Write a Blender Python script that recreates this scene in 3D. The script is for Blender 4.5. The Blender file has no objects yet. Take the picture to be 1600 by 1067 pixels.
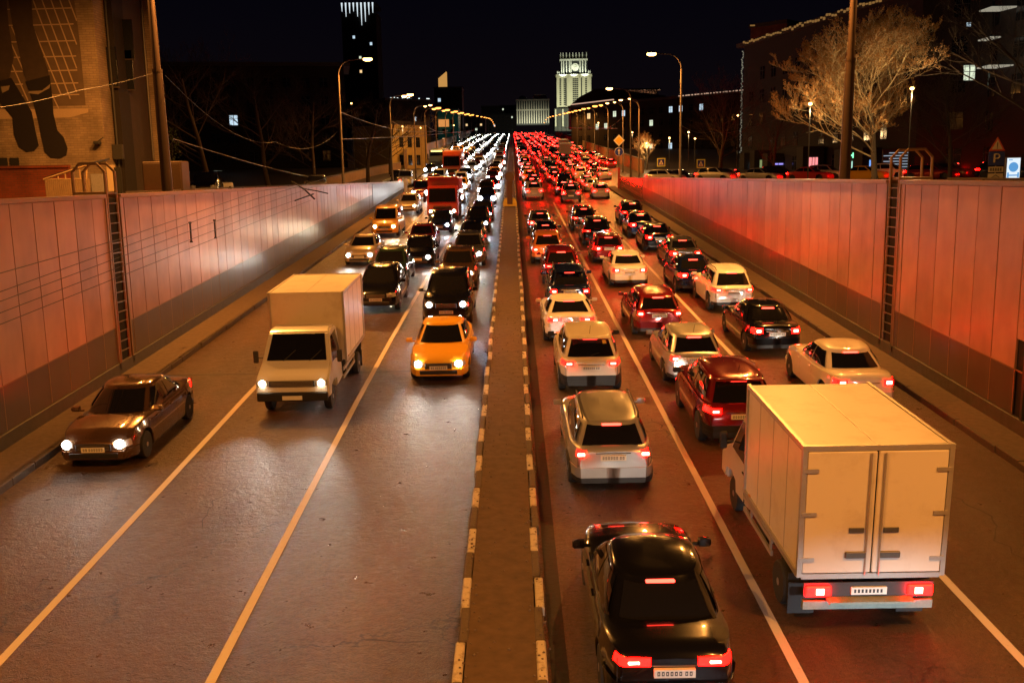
import bpy, bmesh, math, random
from mathutils import Vector, Matrix
R = random.Random(7)
PI = math.pi
S = bpy.context.scene
C = S.collection

# ------------------------------------------------------------------ camera
YAW, PITCH, ROLL, F = -0.0036, 0.1702, -0.0179, 1500.0
SLOPE, HC = 0.0541, 7.5
def _axes():
    f = Vector((math.sin(YAW)*math.cos(PITCH), math.cos(YAW)*math.cos(PITCH), -math.sin(PITCH)))
    r = Vector((math.cos(YAW), -math.sin(YAW), 0)); u = r.cross(f)
    c, s = math.cos(ROLL), math.sin(ROLL)
    return f, r*c+u*s, u*c-r*s
CF, CR, CU = _axes()
cam = bpy.data.cameras.new('camera'); co = bpy.data.objects.new('camera', cam); C.objects.link(co)
co.matrix_world = Matrix((( CR.x, CU.x, -CF.x, 0), (CR.y, CU.y, -CF.y, 0), (CR.z, CU.z, -CF.z, 0), (0, 0, 0, 1)))
cam.sensor_width = 36; cam.lens = F/1600*36; cam.clip_start = 0.2; cam.clip_end = 6000
S.camera = co
# ------------------------------------------------------------------ night sky, exposure
w = bpy.data.worlds.new('World'); S.world = w; w.use_nodes = True
nt = w.node_tree; nt.nodes.clear()
_o = nt.nodes.new('ShaderNodeOutputWorld'); _b = nt.nodes.new('ShaderNodeBackground')
_tc = nt.nodes.new('ShaderNodeTexCoord'); _sx = nt.nodes.new('ShaderNodeSeparateXYZ'); _cr = nt.nodes.new('ShaderNodeValToRGB')
_cr.color_ramp.elements[0].color = (0.0045, 0.0026, 0.0030, 1); _cr.color_ramp.elements[1].color = (0.0006, 0.0008, 0.0030, 1)
_cr.color_ramp.elements[0].position = 0.0; _cr.color_ramp.elements[1].position = 0.22
nt.links.new(_tc.outputs['Generated'], _sx.inputs[0]); nt.links.new(_sx.outputs['Z'], _cr.inputs[0])
nt.links.new(_cr.outputs[0], _b.inputs[0]); nt.links.new(_b.outputs[0], _o.inputs[0]); _b.inputs[1].default_value = 1.0
S.view_settings.view_transform = 'Standard'; S.view_settings.look = 'None'
S.view_settings.exposure = 0.0; S.view_settings.gamma = 1
S.cycles.use_denoising = True; S.cycles.sample_clamp_indirect = 4.0; S.cycles.max_bounces = 6
S.cycles.caustics_reflective = False; S.cycles.caustics_refractive = False
LAMP_W = 2900.0                      # street lamps
SOD = (1.0, 0.375, 0.065)

# ------------------------------------------------------------------ positions
def road_z(Y):
    if Y < 560: return -HC+SLOPE*Y
    d = Y-560
    return -HC+SLOPE*560+SLOPE*d-0.5*(0.0541+0.012)/330*d*d if d < 330 else -HC+SLOPE*560+SLOPE*330-0.5*0.0661*330-0.012*(d-330)
GZ = -1.05
def side_z(Y): return max(GZ, road_z(Y))
def W(px, py, Y):                    # point at depth Y seen at a pixel of the photograph
    d = CF+CR*((px-800)/F)-CU*((py-533.5)/F)
    return d*(Y/d.y)
def G(px, py):                       # point of the road seen at a pixel
    d = CF+CR*((px-800)/F)-CU*((py-533.5)/F)
    return d*(-HC/(d.z-SLOPE*d.y))

# ------------------------------------------------------------------ materials
MATS = {}
def nodes_of(name):
    m = bpy.data.materials.new(name); m.use_nodes = True
    return m, m.node_tree, m.node_tree.nodes['Principled BSDF']
def mat(name, col, rough=0.6, metal=0.0, bump=0.0, scale=20.0, var=0.12, emit=None, es=0.0, coat=0.0, sample=True, rvar=0.0, spec=0.5):
    if name in MATS: return MATS[name]
    m, t, p = nodes_of(name)
    p.inputs['Roughness'].default_value = rough; p.inputs['Metallic'].default_value = metal
    p.inputs['Base Color'].default_value = (*col, 1); p.inputs['Coat Weight'].default_value = coat; p.inputs['Coat Roughness'].default_value = .04
    p.inputs['Specular IOR Level'].default_value = spec
    if emit:
        p.inputs['Emission Color'].default_value = (*emit, 1); p.inputs['Emission Strength'].default_value = es
        if not sample: m.cycles.emission_sampling = 'NONE'
    if var > 0 or bump > 0 or rvar > 0:
        tc = t.nodes.new('ShaderNodeTexCoord'); n = t.nodes.new('ShaderNodeTexNoise')
        n.inputs['Scale'].default_value = scale; n.inputs['Detail'].default_value = 5
        t.links.new(tc.outputs['Object'], n.inputs['Vector'])
        if var > 0:
            mx = t.nodes.new('ShaderNodeMix'); mx.data_type = 'RGBA'
            mx.inputs[6].default_value = (*[c*(1-var) for c in col], 1); mx.inputs[7].default_value = (*[min(1, c*(1+var)) for c in col], 1)
            t.links.new(n.outputs[0], mx.inputs[0]); t.links.new(mx.outputs[2], p.inputs['Base Color'])
        if rvar > 0:
            mr = t.nodes.new('ShaderNodeMapRange'); mr.inputs[3].default_value = max(.02, rough-rvar); mr.inputs[4].default_value = rough+rvar
            t.links.new(n.outputs[0], mr.inputs[0]); t.links.new(mr.outputs[0], p.inputs['Roughness'])
        if bump > 0:
            b = t.nodes.new('ShaderNodeBump'); b.inputs['Strength'].default_value = bump; b.inputs['Distance'].default_value = .02
            t.links.new(n.outputs[0], b.inputs['Height']); t.links.new(b.outputs[0], p.inputs['Normal'])
    MATS[name] = m
    return m
def emis(name, col, st, sample=True): return mat(name, (0.02, 0.02, 0.02), .4, emit=col, es=st, var=0, sample=sample)

def asphalt():
    m, t, p = nodes_of('asphalt'); N = t.nodes; Lk = t.links
    tc = N.new('ShaderNodeTexCoord')
    def noise(sc, det=4, vec=None, rough=.5):
        n = N.new('ShaderNodeTexNoise'); n.inputs['Scale'].default_value = sc; n.inputs['Detail'].default_value = det; n.inputs['Roughness'].default_value = rough
        Lk.new(vec or tc.outputs['Object'], n.inputs['Vector']); return n
    mp = N.new('ShaderNodeMapping'); mp.inputs['Scale'].default_value = (1.0, .06, 1.0); Lk.new(tc.outputs['Object'], mp.inputs[0])
    streak = noise(1.1, 3, mp.outputs[0]); big = noise(.25, 5); mid = noise(3.5, 6, None, .65); grain = noise(38, 3, None, .75); grain2 = noise(13, 5, None, .75)
    ramp = N.new('ShaderNodeValToRGB'); e = ramp.color_ramp.elements
    e[0].position = .3; e[0].color = (.042, .023, .011, 1); e[1].position = .72; e[1].color = (.130, .072, .032, 1)
    a = N.new('ShaderNodeMath'); a.operation = 'MULTIPLY_ADD'; a.inputs[1].default_value = .45; Lk.new(streak.outputs[0], a.inputs[0])
    b = N.new('ShaderNodeMath'); b.operation = 'MULTIPLY_ADD'; b.inputs[1].default_value = .3; Lk.new(mid.outputs[0], b.inputs[0]); Lk.new(big.outputs[0], b.inputs[2])
    c = N.new('ShaderNodeMath'); c.operation = 'MULTIPLY'; c.inputs[1].default_value = .42; Lk.new(b.outputs[0], c.inputs[0]); Lk.new(c.outputs[0], a.inputs[2])
    Lk.new(a.outputs[0], ramp.inputs[0])
    sp = N.new('ShaderNodeMapRange'); sp.inputs[1].default_value = .35; sp.inputs[2].default_value = .75; sp.inputs[3].default_value = .35; sp.inputs[4].default_value = 1.9; ga = N.new('ShaderNodeMath'); ga.operation = 'MULTIPLY_ADD'; ga.inputs[1].default_value = .5; gb = N.new('ShaderNodeMath'); gb.operation = 'MULTIPLY'; gb.inputs[1].default_value = .5; Lk.new(grain2.outputs[0], gb.inputs[0]); Lk.new(grain.outputs[0], ga.inputs[0]); Lk.new(gb.outputs[0], ga.inputs[2]); Lk.new(ga.outputs[0], sp.inputs[0])
    mu = N.new('ShaderNodeMix'); mu.data_type = 'RGBA'; mu.blend_type = 'MULTIPLY'; mu.inputs[0].default_value = 1; Lk.new(ramp.outputs[0], mu.inputs[6]); Lk.new(sp.outputs[0], mu.inputs[7])
    # cracks
    vo = N.new('ShaderNodeTexVoronoi'); vo.feature = 'DISTANCE_TO_EDGE'; vo.inputs['Scale'].default_value = .16
    wv = N.new('ShaderNodeVectorMath'); wv.operation = 'MULTIPLY_ADD'; wv.inputs[1].default_value = (1.6, 1.6, 0); wn = noise(1.3, 5, None, .6)
    Lk.new(wn.outputs[1], wv.inputs[0]); Lk.new(tc.outputs['Object'], wv.inputs[2]); Lk.new(wv.outputs[0], vo.inputs['Vector'])
    lt = N.new('ShaderNodeMapRange'); lt.inputs[1].default_value = 0; lt.inputs[2].default_value = .006; lt.inputs[3].default_value = .15; lt.inputs[4].default_value = 1; Lk.new(vo.outputs['Distance'], lt.inputs[0])
    gate = N.new('ShaderNodeMapRange'); gate.inputs[1].default_value = .5; gate.inputs[2].default_value = .58; gn = noise(.22, 1); Lk.new(gn.outputs[0], gate.inputs[0])
    mg = N.new('ShaderNodeMix'); mg.data_type = 'FLOAT'; Lk.new(gate.outputs[0], mg.inputs[0]); mg.inputs[2].default_value = 1; Lk.new(lt.outputs[0], mg.inputs[3])
    mu2 = N.new('ShaderNodeMix'); mu2.data_type = 'RGBA'; mu2.blend_type = 'MULTIPLY'; mu2.inputs[0].default_value = 1; Lk.new(mu.outputs[2], mu2.inputs[6]); Lk.new(mg.outputs[0], mu2.inputs[7])
    Lk.new(mu2.outputs[2], p.inputs['Base Color'])
    rr = N.new('ShaderNodeMapRange'); rr.inputs[1].default_value = .3; rr.inputs[2].default_value = .7; rr.inputs[3].default_value = .26; rr.inputs[4].default_value = .42; Lk.new(mid.outputs[0], rr.inputs[0]); Lk.new(rr.outputs[0], p.inputs['Roughness'])
    bp = N.new('ShaderNodeBump'); bp.inputs['Strength'].default_value = 1.0; bp.inputs['Distance'].default_value = .027
    hs = N.new('ShaderNodeMath'); hs.operation = 'MULTIPLY_ADD'; hs.inputs[1].default_value = .7; Lk.new(grain.outputs[0], hs.inputs[0]); Lk.new(grain2.outputs[0], hs.inputs[2])
    hs2 = N.new('ShaderNodeMath'); hs2.operation = 'MULTIPLY_ADD'; hs2.inputs[1].default_value = .8; g3 = noise(7.5, 2, None, .5); Lk.new(g3.outputs[0], hs2.inputs[0]); Lk.new(hs.outputs[0], hs2.inputs[2]); Lk.new(hs2.outputs[0], bp.inputs['Height']); Lk.new(bp.outputs[0], p.inputs['Normal'])
    p.inputs['Specular IOR Level'].default_value = .36
    MATS['asphalt'] = m; return m
def worn(name, col, under, sc=9, lo=.42, hi=.55, rough=.6, bump=.3):
    m, t, p = nodes_of(name); N = t.nodes; Lk = t.links
    tc = N.new('ShaderNodeTexCoord'); n = N.new('ShaderNodeTexNoise'); n.inputs['Scale'].default_value = sc; n.inputs['Detail'].default_value = 8; n.inputs['Roughness'].default_value = .7
    Lk.new(tc.outputs['Object'], n.inputs['Vector'])
    r = N.new('ShaderNodeMapRange'); r.inputs[1].default_value = lo-.14; r.inputs[2].default_value = hi-.12; Lk.new(n.outputs[0], r.inputs[0])
    mx = N.new('ShaderNodeMix'); mx.data_type = 'RGBA'; mx.inputs[6].default_value = (*under, 1); mx.inputs[7].default_value = (*col, 1)
    Lk.new(r.outputs[0], mx.inputs[0]); Lk.new(mx.outputs[2], p.inputs['Base Color']); p.inputs['Roughness'].default_value = rough
    b = N.new('ShaderNodeBump'); b.inputs['Strength'].default_value = bump; b.inputs['Distance'].default_value = .01; Lk.new(n.outputs[0], b.inputs['Height']); Lk.new(b.outputs[0], p.inputs['Normal'])
    MATS[name] = m; return m
def panel_mat(name, col, rough, var):
    m, t, p = nodes_of(name); N = t.nodes; Lk = t.links
    g = N.new('ShaderNodeNewGeometry'); tc = N.new('ShaderNodeTexCoord')
    n = N.new('ShaderNodeTexNoise'); n.inputs['Scale'].default_value = .9; n.inputs['Detail'].default_value = 6; Lk.new(tc.outputs['Object'], n.inputs['Vector'])
    mp = N.new('ShaderNodeMapping'); mp.inputs['Scale'].default_value = (1.2, 1.2, .25); Lk.new(tc.outputs['Object'], mp.inputs[0])
    n2 = N.new('ShaderNodeTexNoise'); n2.inputs['Scale'].default_value = 1.6; n2.inputs['Detail'].default_value = 5; Lk.new(mp.outputs[0], n2.inputs['Vector'])
    ad = N.new('ShaderNodeMath'); ad.operation = 'MULTIPLY_ADD'; ad.inputs[1].default_value = .5; Lk.new(g.outputs['Random Per Island'], ad.inputs[0]); Lk.new(n.outputs[0], ad.inputs[2])
    a2 = N.new('ShaderNodeMath'); a2.operation = 'MULTIPLY_ADD'; a2.inputs[1].default_value = .6; Lk.new(n2.outputs[0], a2.inputs[0]); Lk.new(ad.outputs[0], a2.inputs[2])
    r = N.new('ShaderNodeMapRange'); r.inputs[1].default_value = .55; r.inputs[2].default_value = 1.5; r.inputs[3].default_value = 1-var; r.inputs[4].default_value = 1+var; Lk.new(a2.outputs[0], r.inputs[0])
    mu = N.new('ShaderNodeMix'); mu.data_type = 'RGBA'; mu.blend_type = 'MULTIPLY'; mu.inputs[0].default_value = 1; mu.inputs[6].default_value = (*col, 1); Lk.new(r.outputs[0], mu.inputs[7])
    Lk.new(mu.outputs[2], p.inputs['Base Color'])
    rr = N.new('ShaderNodeMapRange'); rr.inputs[3].default_value = rough-.06; rr.inputs[4].default_value = rough+.08; Lk.new(n2.outputs[0], rr.inputs[0]); Lk.new(rr.outputs[0], p.inputs['Roughness'])
    b = N.new('ShaderNodeBump'); b.inputs['Strength'].default_value = .25; b.inputs['Distance'].default_value = .02; Lk.new(n.outputs[0], b.inputs['Height']); Lk.new(b.outputs[0], p.inputs['Normal'])
    MATS[name] = m; return m
def brick(name, c1, c2, mortar, sc=1.0, rough=.85):
    m, t, p = nodes_of(name); N = t.nodes; Lk = t.links
    tc = N.new('ShaderNodeTexCoord'); sx = N.new('ShaderNodeSeparateXYZ'); cx = N.new('ShaderNodeCombineXYZ'); ad = N.new('ShaderNodeMath')
    Lk.new(tc.outputs['Object'], sx.inputs[0]); Lk.new(sx.outputs['X'], ad.inputs[0]); Lk.new(sx.outputs['Y'], ad.inputs[1]); Lk.new(ad.outputs[0], cx.inputs[0]); Lk.new(sx.outputs['Z'], cx.inputs[1])
    b = N.new('ShaderNodeTexBrick'); b.inputs['Scale'].default_value = sc; b.inputs['Brick Width'].default_value = .5; b.inputs['Row Height'].default_value = .16; b.inputs['Mortar Size'].default_value = .018
    b.inputs['Color1'].default_value = (*c1, 1); b.inputs['Color2'].default_value = (*c2, 1); b.inputs['Mortar'].default_value = (*mortar, 1); Lk.new(cx.outputs[0], b.inputs['Vector'])
    n = N.new('ShaderNodeTexNoise'); n.inputs['Scale'].default_value = .8; n.inputs['Detail'].default_value = 6; Lk.new(tc.outputs['Object'], n.inputs['Vector'])
    r = N.new('ShaderNodeMapRange'); r.inputs[1].default_value = .3; r.inputs[2].default_value = .7; r.inputs[3].default_value = .6; r.inputs[4].default_value = 1.3; Lk.new(n.outputs[0], r.inputs[0])
    mu = N.new('ShaderNodeMix'); mu.data_type = 'RGBA'; mu.blend_type = 'MULTIPLY'; mu.inputs[0].default_value = 1; Lk.new(b.outputs[0], mu.inputs[6]); Lk.new(r.outputs[0], mu.inputs[7]); Lk.new(mu.outputs[2], p.inputs['Base Color'])
    bb = N.new('ShaderNodeBump'); bb.inputs['Strength'].default_value = .6; bb.inputs['Distance'].default_value = .015; bb.invert = True; Lk.new(b.outputs[1], bb.inputs['Height']); Lk.new(bb.outputs[0], p.inputs['Normal'])
    p.inputs['Roughness'].default_value = rough; MATS[name] = m; return m

ASPH = asphalt()
LINE = worn('road_paint', (.52, .46, .37), (.12, .095, .07), 11, .36, .50)
KERBW = worn('kerb_paint', (.46, .40, .31), (.13, .095, .065), 7, .46, .62, .7, .5)
KERBG = mat('kerb_concrete', (.085, .062, .044), .85, bump=.5, scale=14, var=.35)
DIRT = mat('median_fill', (.085, .052, .030), .92, bump=.9, scale=5, var=.5)
CONC = mat('concrete', (.20, .17, .14), .85, bump=.4, scale=6, var=.3)
PANEL = panel_mat('enamel_panel', (.44, .25, .20), .34, .38)
PLINTH = panel_mat('plinth_panel', (.115, .088, .070), .30, .25)
BRONZE = mat('bronze_trim', (.30, .19, .11), .35, .5, var=.2, scale=3)
DARK = mat('dark_void', (.012, .011, .010), .8, var=.2)
POLEM = mat('pole_paint', (.040, .024, .018), .42, .3, var=.25, scale=4)
POLEG = mat('pole_galvanised', (.12, .10, .08), .45, .3, var=.2, scale=6)
WIRE = mat('wire_steel', (.09, .08, .08), .5, .3, var=0)
WIREB = mat('wire_black', (.02, .02, .02), .5, var=0)

# ------------------------------------------------------------------ mesh helper
class MB:
    def __init__(s): s.v = []; s.f = []; s.mi = []; s.m = 0
    def add(s, vs, fs, m=None):
        b = len(s.v); s.v += [tuple(q) for q in vs]; s.f += [tuple(i+b for i in q) for q in fs]; s.mi += [s.m if m is None else m]*len(fs); return b
    def quad(s, a, b, c, d, m=None): s.add([a, b, c, d], [(0, 1, 2, 3)], m)
    def box(s, lo, hi, m=None, rz=0, piv=None):
        x0, y0, z0 = lo; x1, y1, z1 = hi
        vs = [(x0,y0,z0),(x1,y0,z0),(x1,y1,z0),(x0,y1,z0),(x0,y0,z1),(x1,y0,z1),(x1,y1,z1),(x0,y1,z1)]
        if rz:
            cx, cy = piv or ((x0+x1)/2, (y0+y1)/2); c_, s_ = math.cos(rz), math.sin(rz)
            vs = [(cx+(x-cx)*c_-(y-cy)*s_, cy+(x-cx)*s_+(y-cy)*c_, z) for x, y, z in vs]
        s.add(vs, [(0,3,2,1),(4,5,6,7),(0,1,5,4),(1,2,6,5),(2,3,7,6),(3,0,4,7)], m)
    def cbox(s, c, d, m=None, rz=0): s.box((c[0]-d[0]/2, c[1]-d[1]/2, c[2]-d[2]/2), (c[0]+d[0]/2, c[1]+d[1]/2, c[2]+d[2]/2), m, rz)
    def rbox(s, lo, hi, r=.03, m=None):      # box with chamfered vertical and top edges
        x0,y0,z0 = lo; x1,y1,z1 = hi; rings = []
        for z, q in ((z0, r), (z0+r, 0), (z1-r, 0), (z1, r)):
            a, b, c, d = x0+q, x1-q, y0+q, y1-q
            rings.append([(a+r,c,z),(b-r,c,z),(b,c+r,z),(b,d-r,z),(b-r,d,z),(a+r,d,z),(a,d-r,z),(a,c+r,z)])
        s.loft(rings, True, True, m)
    def loft(s, rings, closed=True, caps=True, m=None):
        n = len(rings[0]); b = len(s.v); fs = []
        vs = [p for r_ in rings for p in r_]
        for i in range(len(rings)-1):
            for j in range(n if closed else n-1):
                k = (j+1) % n; fs.append((i*n+j, i*n+k, (i+1)*n+k, (i+1)*n+j))
        if caps: fs.append(tuple(range(n-1, -1, -1))); fs.append(tuple((len(rings)-1)*n+j for j in range(n)))
        s.add(vs, fs, m)
    def tube(s, pts, rad, n=8, m=None, caps=True):
        pts = [Vector(p) for p in pts]; rads = rad if isinstance(rad, (list, tuple)) else [rad]*len(pts); rings = []
        up = None
        for i, p in enumerate(pts):
            d = (pts[min(i+1, len(pts)-1)]-pts[max(i-1, 0)]).normalized()
            if up is None: up = Vector((0,0,1)) if abs(d.z) < .9 else Vector((1,0,0))
            a = d.cross(up); 
            if a.length < 1e-4: a = d.cross(Vector((0,1,0)))
            a.normalize(); b = a.cross(d).normalized(); up = b
            rings.append([tuple(p+(a*math.cos(2*PI*k/n)+b*math.sin(2*PI*k/n))*rads[i]) for k in range(n)])
        s.loft(rings, True, caps, m)
    def lathe(s, prof, n=24, axis='z', c=(0,0,0), m=None):
        rings = []
        for r_, h in prof:
            ring = []
            for k in range(n):
                a = 2*PI*k/n; x, y = r_*math.cos(a), r_*math.sin(a)
                ring.append((c[0]+x, c[1]+y, c[2]+h) if axis == 'z' else ((c[0]+h, c[1]+x, c[2]+y) if axis == 'x' else (c[0]+x, c[1]+h, c[2]+y)))
            rings.append(ring)
        s.loft(rings, True, True, m)
    def prism(s, poly, a, b, plane='xz', m=None):   # poly in plane, extruded along the remaining axis from a to b
        f = {'xz': lambda p, t: (p[0], t, p[1]), 'yz': lambda p, t: (t, p[0], p[1]), 'xy': lambda p, t: (p[0], p[1], t)}[plane]
        s.loft([[f(p, a) for p in poly], [f(p, b) for p in poly]], True, True, m)
    def mesh(s, name, mats, smooth=None):
        me = bpy.data.meshes.new(name); me.from_pydata(s.v, [], s.f)
        for q in (mats if isinstance(mats, (list, tuple)) else [mats]): me.materials.append(q)
        for p, i in zip(me.polygons, s.mi): p.material_index = i
        bm = bmesh.new(); bm.from_mesh(me); bmesh.ops.remove_doubles(bm, verts=bm.verts, dist=1e-5); bmesh.ops.recalc_face_normals(bm, faces=bm.faces); bm.to_mesh(me); bm.free()
        if smooth:
            for p in me.polygons: p.use_smooth = True
            me.set_sharp_from_angle(angle=math.radians(smooth))
        return me
    def build(s, name, mats, parent=None, smooth=None):
        return link(name, s.mesh(name, mats, smooth), parent)
def link(name, me, parent=None):
    o = bpy.data.objects.new(name, me); C.objects.link(o)
    if parent: o.parent = parent
    return o
def tag(o, label=None, cat=None, group=None, kind=None):
    if label: o['label'] = label
    if cat: o['category'] = cat
    if group: o['group'] = group
    if kind: o['kind'] = kind
    return o
def thing(name, label, cat, loc=(0,0,0), rot=(0,0,0), group=None):
    o = bpy.data.objects.new(name, None); o.empty_display_size = .3; C.objects.link(o); o.location = loc; o.rotation_euler = rot
    return tag(o, label, cat, group)
def struct(o): return tag(o, kind='structure')
def lamp(name, parent, loc, watts, col, kind='AREA', size=.4, rot=(0,0,0), angle=90, blend=.5):
    l = bpy.data.lights.new(name, kind); l.energy = watts; l.color = col
    if kind == 'AREA': l.shape = 'DISK'; l.size = size
    elif kind == 'SPOT': l.spot_size = math.radians(angle); l.spot_blend = blend; l.shadow_soft_size = size
    else: l.shadow_soft_size = size
    o = bpy.data.objects.new(name, l); C.objects.link(o); o.location = loc; o.rotation_euler = rot
    if parent: o.parent = parent
    return o
def copy_tree(o, parent=None):
    c = o.copy(); C.objects.link(c); c.parent = parent
    for ch in [q for q in ALLCH.get(o.name, [])]: copy_tree(ch, c)
    return c
ALLCH = {}

exec_sections = True
# ================================================================== GROUND AND ROAD
XL, XR = -12.15, 11.75            # faces of the retaining walls
KL, KR = -10.95, 10.80            # kerbs in front of them
ML, MR = -0.92, 0.36              # median
def ys(a, b, n): return [a+(b-a)*i/n for i in range(n+1)]
def strip(mb, xa, xb, Ys, dz=0, m=None, zf=road_z):
    fa = xa if callable(xa) else (lambda Y: xa); fb = xb if callable(xb) else (lambda Y: xb)
    vs = []; fs = []
    for i, Y in enumerate(Ys):
        vs += [(fa(Y), Y, zf(Y)+dz), (fb(Y), Y, zf(Y)+dz)]
        if i: fs.append((2*i-2, 2*i-1, 2*i+1, 2*i))
    mb.add(vs, fs, m)
ROADY = ys(-40, 560, 60)+ys(560, 1300, 40)[1:]
def lerp_tab(tab):
    def f(Y):
        if Y <= tab[0][0]: return tab[0][1]
        for (a, x), (b, y) in zip(tab, tab[1:]):
            if Y <= b: return x+(y-x)*(Y-a)/(b-a)
        return tab[-1][1]
    return f
edgeL = lerp_tab([(109, XL-.1), (112, -12.6), (200, -15), (400, -19), (700, -24)])
edgeR = lerp_tab([(109, XR+.1), (118, 16.5), (300, 18.5), (700, 27)])
g = MB(); strip(g, edgeL, edgeR, ROADY); struct(g.build('road', ASPH))
g = MB()                           # high ground on both sides, then the hill
for sgn, ed in ((-1, lambda Y: edgeL(Y)-.25 if Y > 110 else XL-.28), (1, lambda Y: edgeR(Y)+.0 if Y > 110 else XR+.28)):
    Yv = [-40, 0, 20, 40, 60, 80, 100, 109.9, 110.1, 112, 115, 119, 125, 140, 170, 200, 250, 300, 400, 500, 560, 650, 750, 900, 1100, 1600, 2600]
    vs = []; fs = []
    for i, Y in enumerate(Yv):
        for x in (ed(Y), sgn*60, sgn*160, sgn*900): vs.append((x, Y, side_z(Y)-(0.0 if Y <= 119 else .02)))
        if i:
            for j in range(3): fs.append((4*i-4+j, 4*i-3+j, 4*i+1+j, 4*i+j))
    g.add(vs, fs)
struct(g.build('ground', mat('street_asphalt', (.060, .048, .038), .6, bump=.4, scale=3, var=.35)))
# lane lines
def line(x, y0, y1, wd=.15):
    m = MB(); m_x = x if callable(x) else (lambda Y: x); strip(m, lambda Y: m_x(Y)-wd/2, lambda Y: m_x(Y)+wd/2, ys(y0, y1, max(2, int((y1-y0)/8))), .006); return m
m = MB()
for x, a, b in ((lerp_tab([(13,-7.54),(27,-7.71),(61,-7.72),(110,-7.9)]), -30, 92), (lerp_tab([(12,-4.29),(22,-4.41),(31,-4.46),(54,-4.32),(90,-4.2)]), -30, 66), (3.84, -30, 92), (7.04, -30, 74)):
    q = line(x, a, b, .145); m.add(q.v, q.f)
for x, Y0 in ((-4.2, 68), (7.04, 80)):
    Y = Y0
    while Y < 260: q = line(x, Y, Y+3, .15); m.add(q.v, q.f); Y += 6 if Y < 110 else 9
for xx in (-11.9, -8.1, 10.6):
    Y = 125
    while Y < 300: q = line(xx, Y, Y+3, .15); m.add(q.v, q.f); Y += 10
struct(m.build('lane_markings', LINE))
# median: kerb stones, filling
m = MB(); strip(m, ML+.14, MR-.14, ROADY[:70], .15); struct(m.build('median_strip', DIRT))
m = MB(); k = 0; Y = -10.0
while Y < 150:
    Ln = 1.0
    for x0, x1, ph in ((ML, ML+.14, 0), (MR-.14, MR, 0)):
        j = R.uniform(-.025, .025); h = .165+R.uniform(-.012, .012)
        a, b = Y+.008, Y+Ln-.008; c = .02
        z0, z1 = road_z(a), road_z(b)
        white = (k % 2 == ph) if Y > 6 else False
        if Y > 45: white = (k % 2 == 0)
        x0 += j; x1 += j
        rings = []
        for yy, zz, q in ((a, z0, c), (a+c, z0, 0), (b-c, z1, 0), (b, z1, c)):
            rings.append([(x0, yy, zz-.05), (x0, yy, zz+h-.02-q), (x0+.02, yy, zz+h-q), (x1-.02, yy, zz+h-q), (x1, yy, zz+h-.02-q), (x1, yy, zz-.05)])
        m.loft(rings, True, True, 0 if white else 1)
    k += 1; Y += Ln
struct(m.build('median_kerb', [KERBW, KERBG]))
m = MB()
for x0, x1 in ((ML, ML+.17), (MR-.17, MR)): 
    strip(m, x0, x1, ys(150, 640, 50), .17); 
struct(m.build('far_median_kerb', KERBW))
m = MB()
for k in range(900):
    if k % 3: x, y = R.choice([ML+.14, MR-.14])+R.gauss(0, .12), R.uniform(11, 45)
    else: x, y = R.uniform(ML+.1, MR-.1), R.uniform(11, 60)
    z = road_z(y)+(.152 if ML+.14 < x < MR-.14 else (.17 if ML < x < MR else .002)); q = R.uniform(.008, .03)
    m.loft([[(x+q*c_*w_, y+q*s_*w_, z+h_) for c_, s_ in ((1, .2), (.2, 1), (-.9, .4), (-.5, -.8), (.6, -.7))] for h_, w_ in ((0, 1), (q*.7, .6))])
tag(m.build('grit', mat('grit_stone', (.12, .09, .065), .9, var=.5, scale=30)), kind='stuff')
# ledges with kerbs under the walls
m = MB()
for x0, x1, kx in ((XL+.02, KL-.14, KL), (KR+.14, XR-.02, KR)):
    strip(m, x0, x1, ys(-20, 112, 14), .16, 0)
struct(m.build('pavement', mat('ledge_paving', (.095, .060, .038), .85, bump=.7, scale=6, var=.4)))
m = MB()
for x0, x1 in ((KL-.14, KL), (KR, KR+.14)):
    Y = -10
    while Y < 112:
        j = R.uniform(-.015, .015); h = .17+R.uniform(-.01, .012)
        vs = [(x, y, road_z(y)+z) for y in (Y+.01, Y+.985) for x, z in ((x0+j, -.05), (x0+j, h-.02), (x0+j+.02, h), (x1+j-.02, h), (x1+j, h-.02), (x1+j, -.05))]
        m.add(vs, [(0,1,7,6),(1,2,8,7),(2,3,9,8),(3,4,10,9),(4,5,11,10),(0,5,4,3,2,1),(6,7,8,9,10,11)]); Y += 1
struct(m.build('pavement_kerb', KERBG))
# dark drain line across the left lanes, sealing strips beside the median
m = MB(); strip(m, KL, -3.2, [29.2, 29.33], .005); strip(m, MR+.06, MR+.30, ys(-20, 100, 12), .004)
m.build
PATCHM = mat('repair_asphalt', (.024, .018, .014), .55, bump=.8, scale=30, var=.35)
pm = MB()
RC = random.Random(5)
def crack(x, y, dx, dy, n, wd):
    pts = []; 
    for k in range(n+1): pts.append((x, y)); x += dx+RC.uniform(-1, 1)*abs(dy or dx)*.8; y += dy+RC.uniform(-1, 1)*abs(dx or dy)*.35
    L_, R_ = [], []
    for k, (a_, b_) in enumerate(pts):
        w_ = wd*(1-abs(2*k/n-1)**3)*RC.uniform(.5, 1.3)/2; hx, hy = (0, w_) if abs(dx) > abs(dy) else (w_, 0)
        L_.append((a_-hx, b_-hy, road_z(b_-hy)+.0045)); R_.append((a_+hx, b_+hy, road_z(b_+hy)+.0045))
    v = L_+R_; m_ = len(pts); pm.add(v, [(k, k+1, m_+k+1, m_+k) for k in range(m_-1)])
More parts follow.
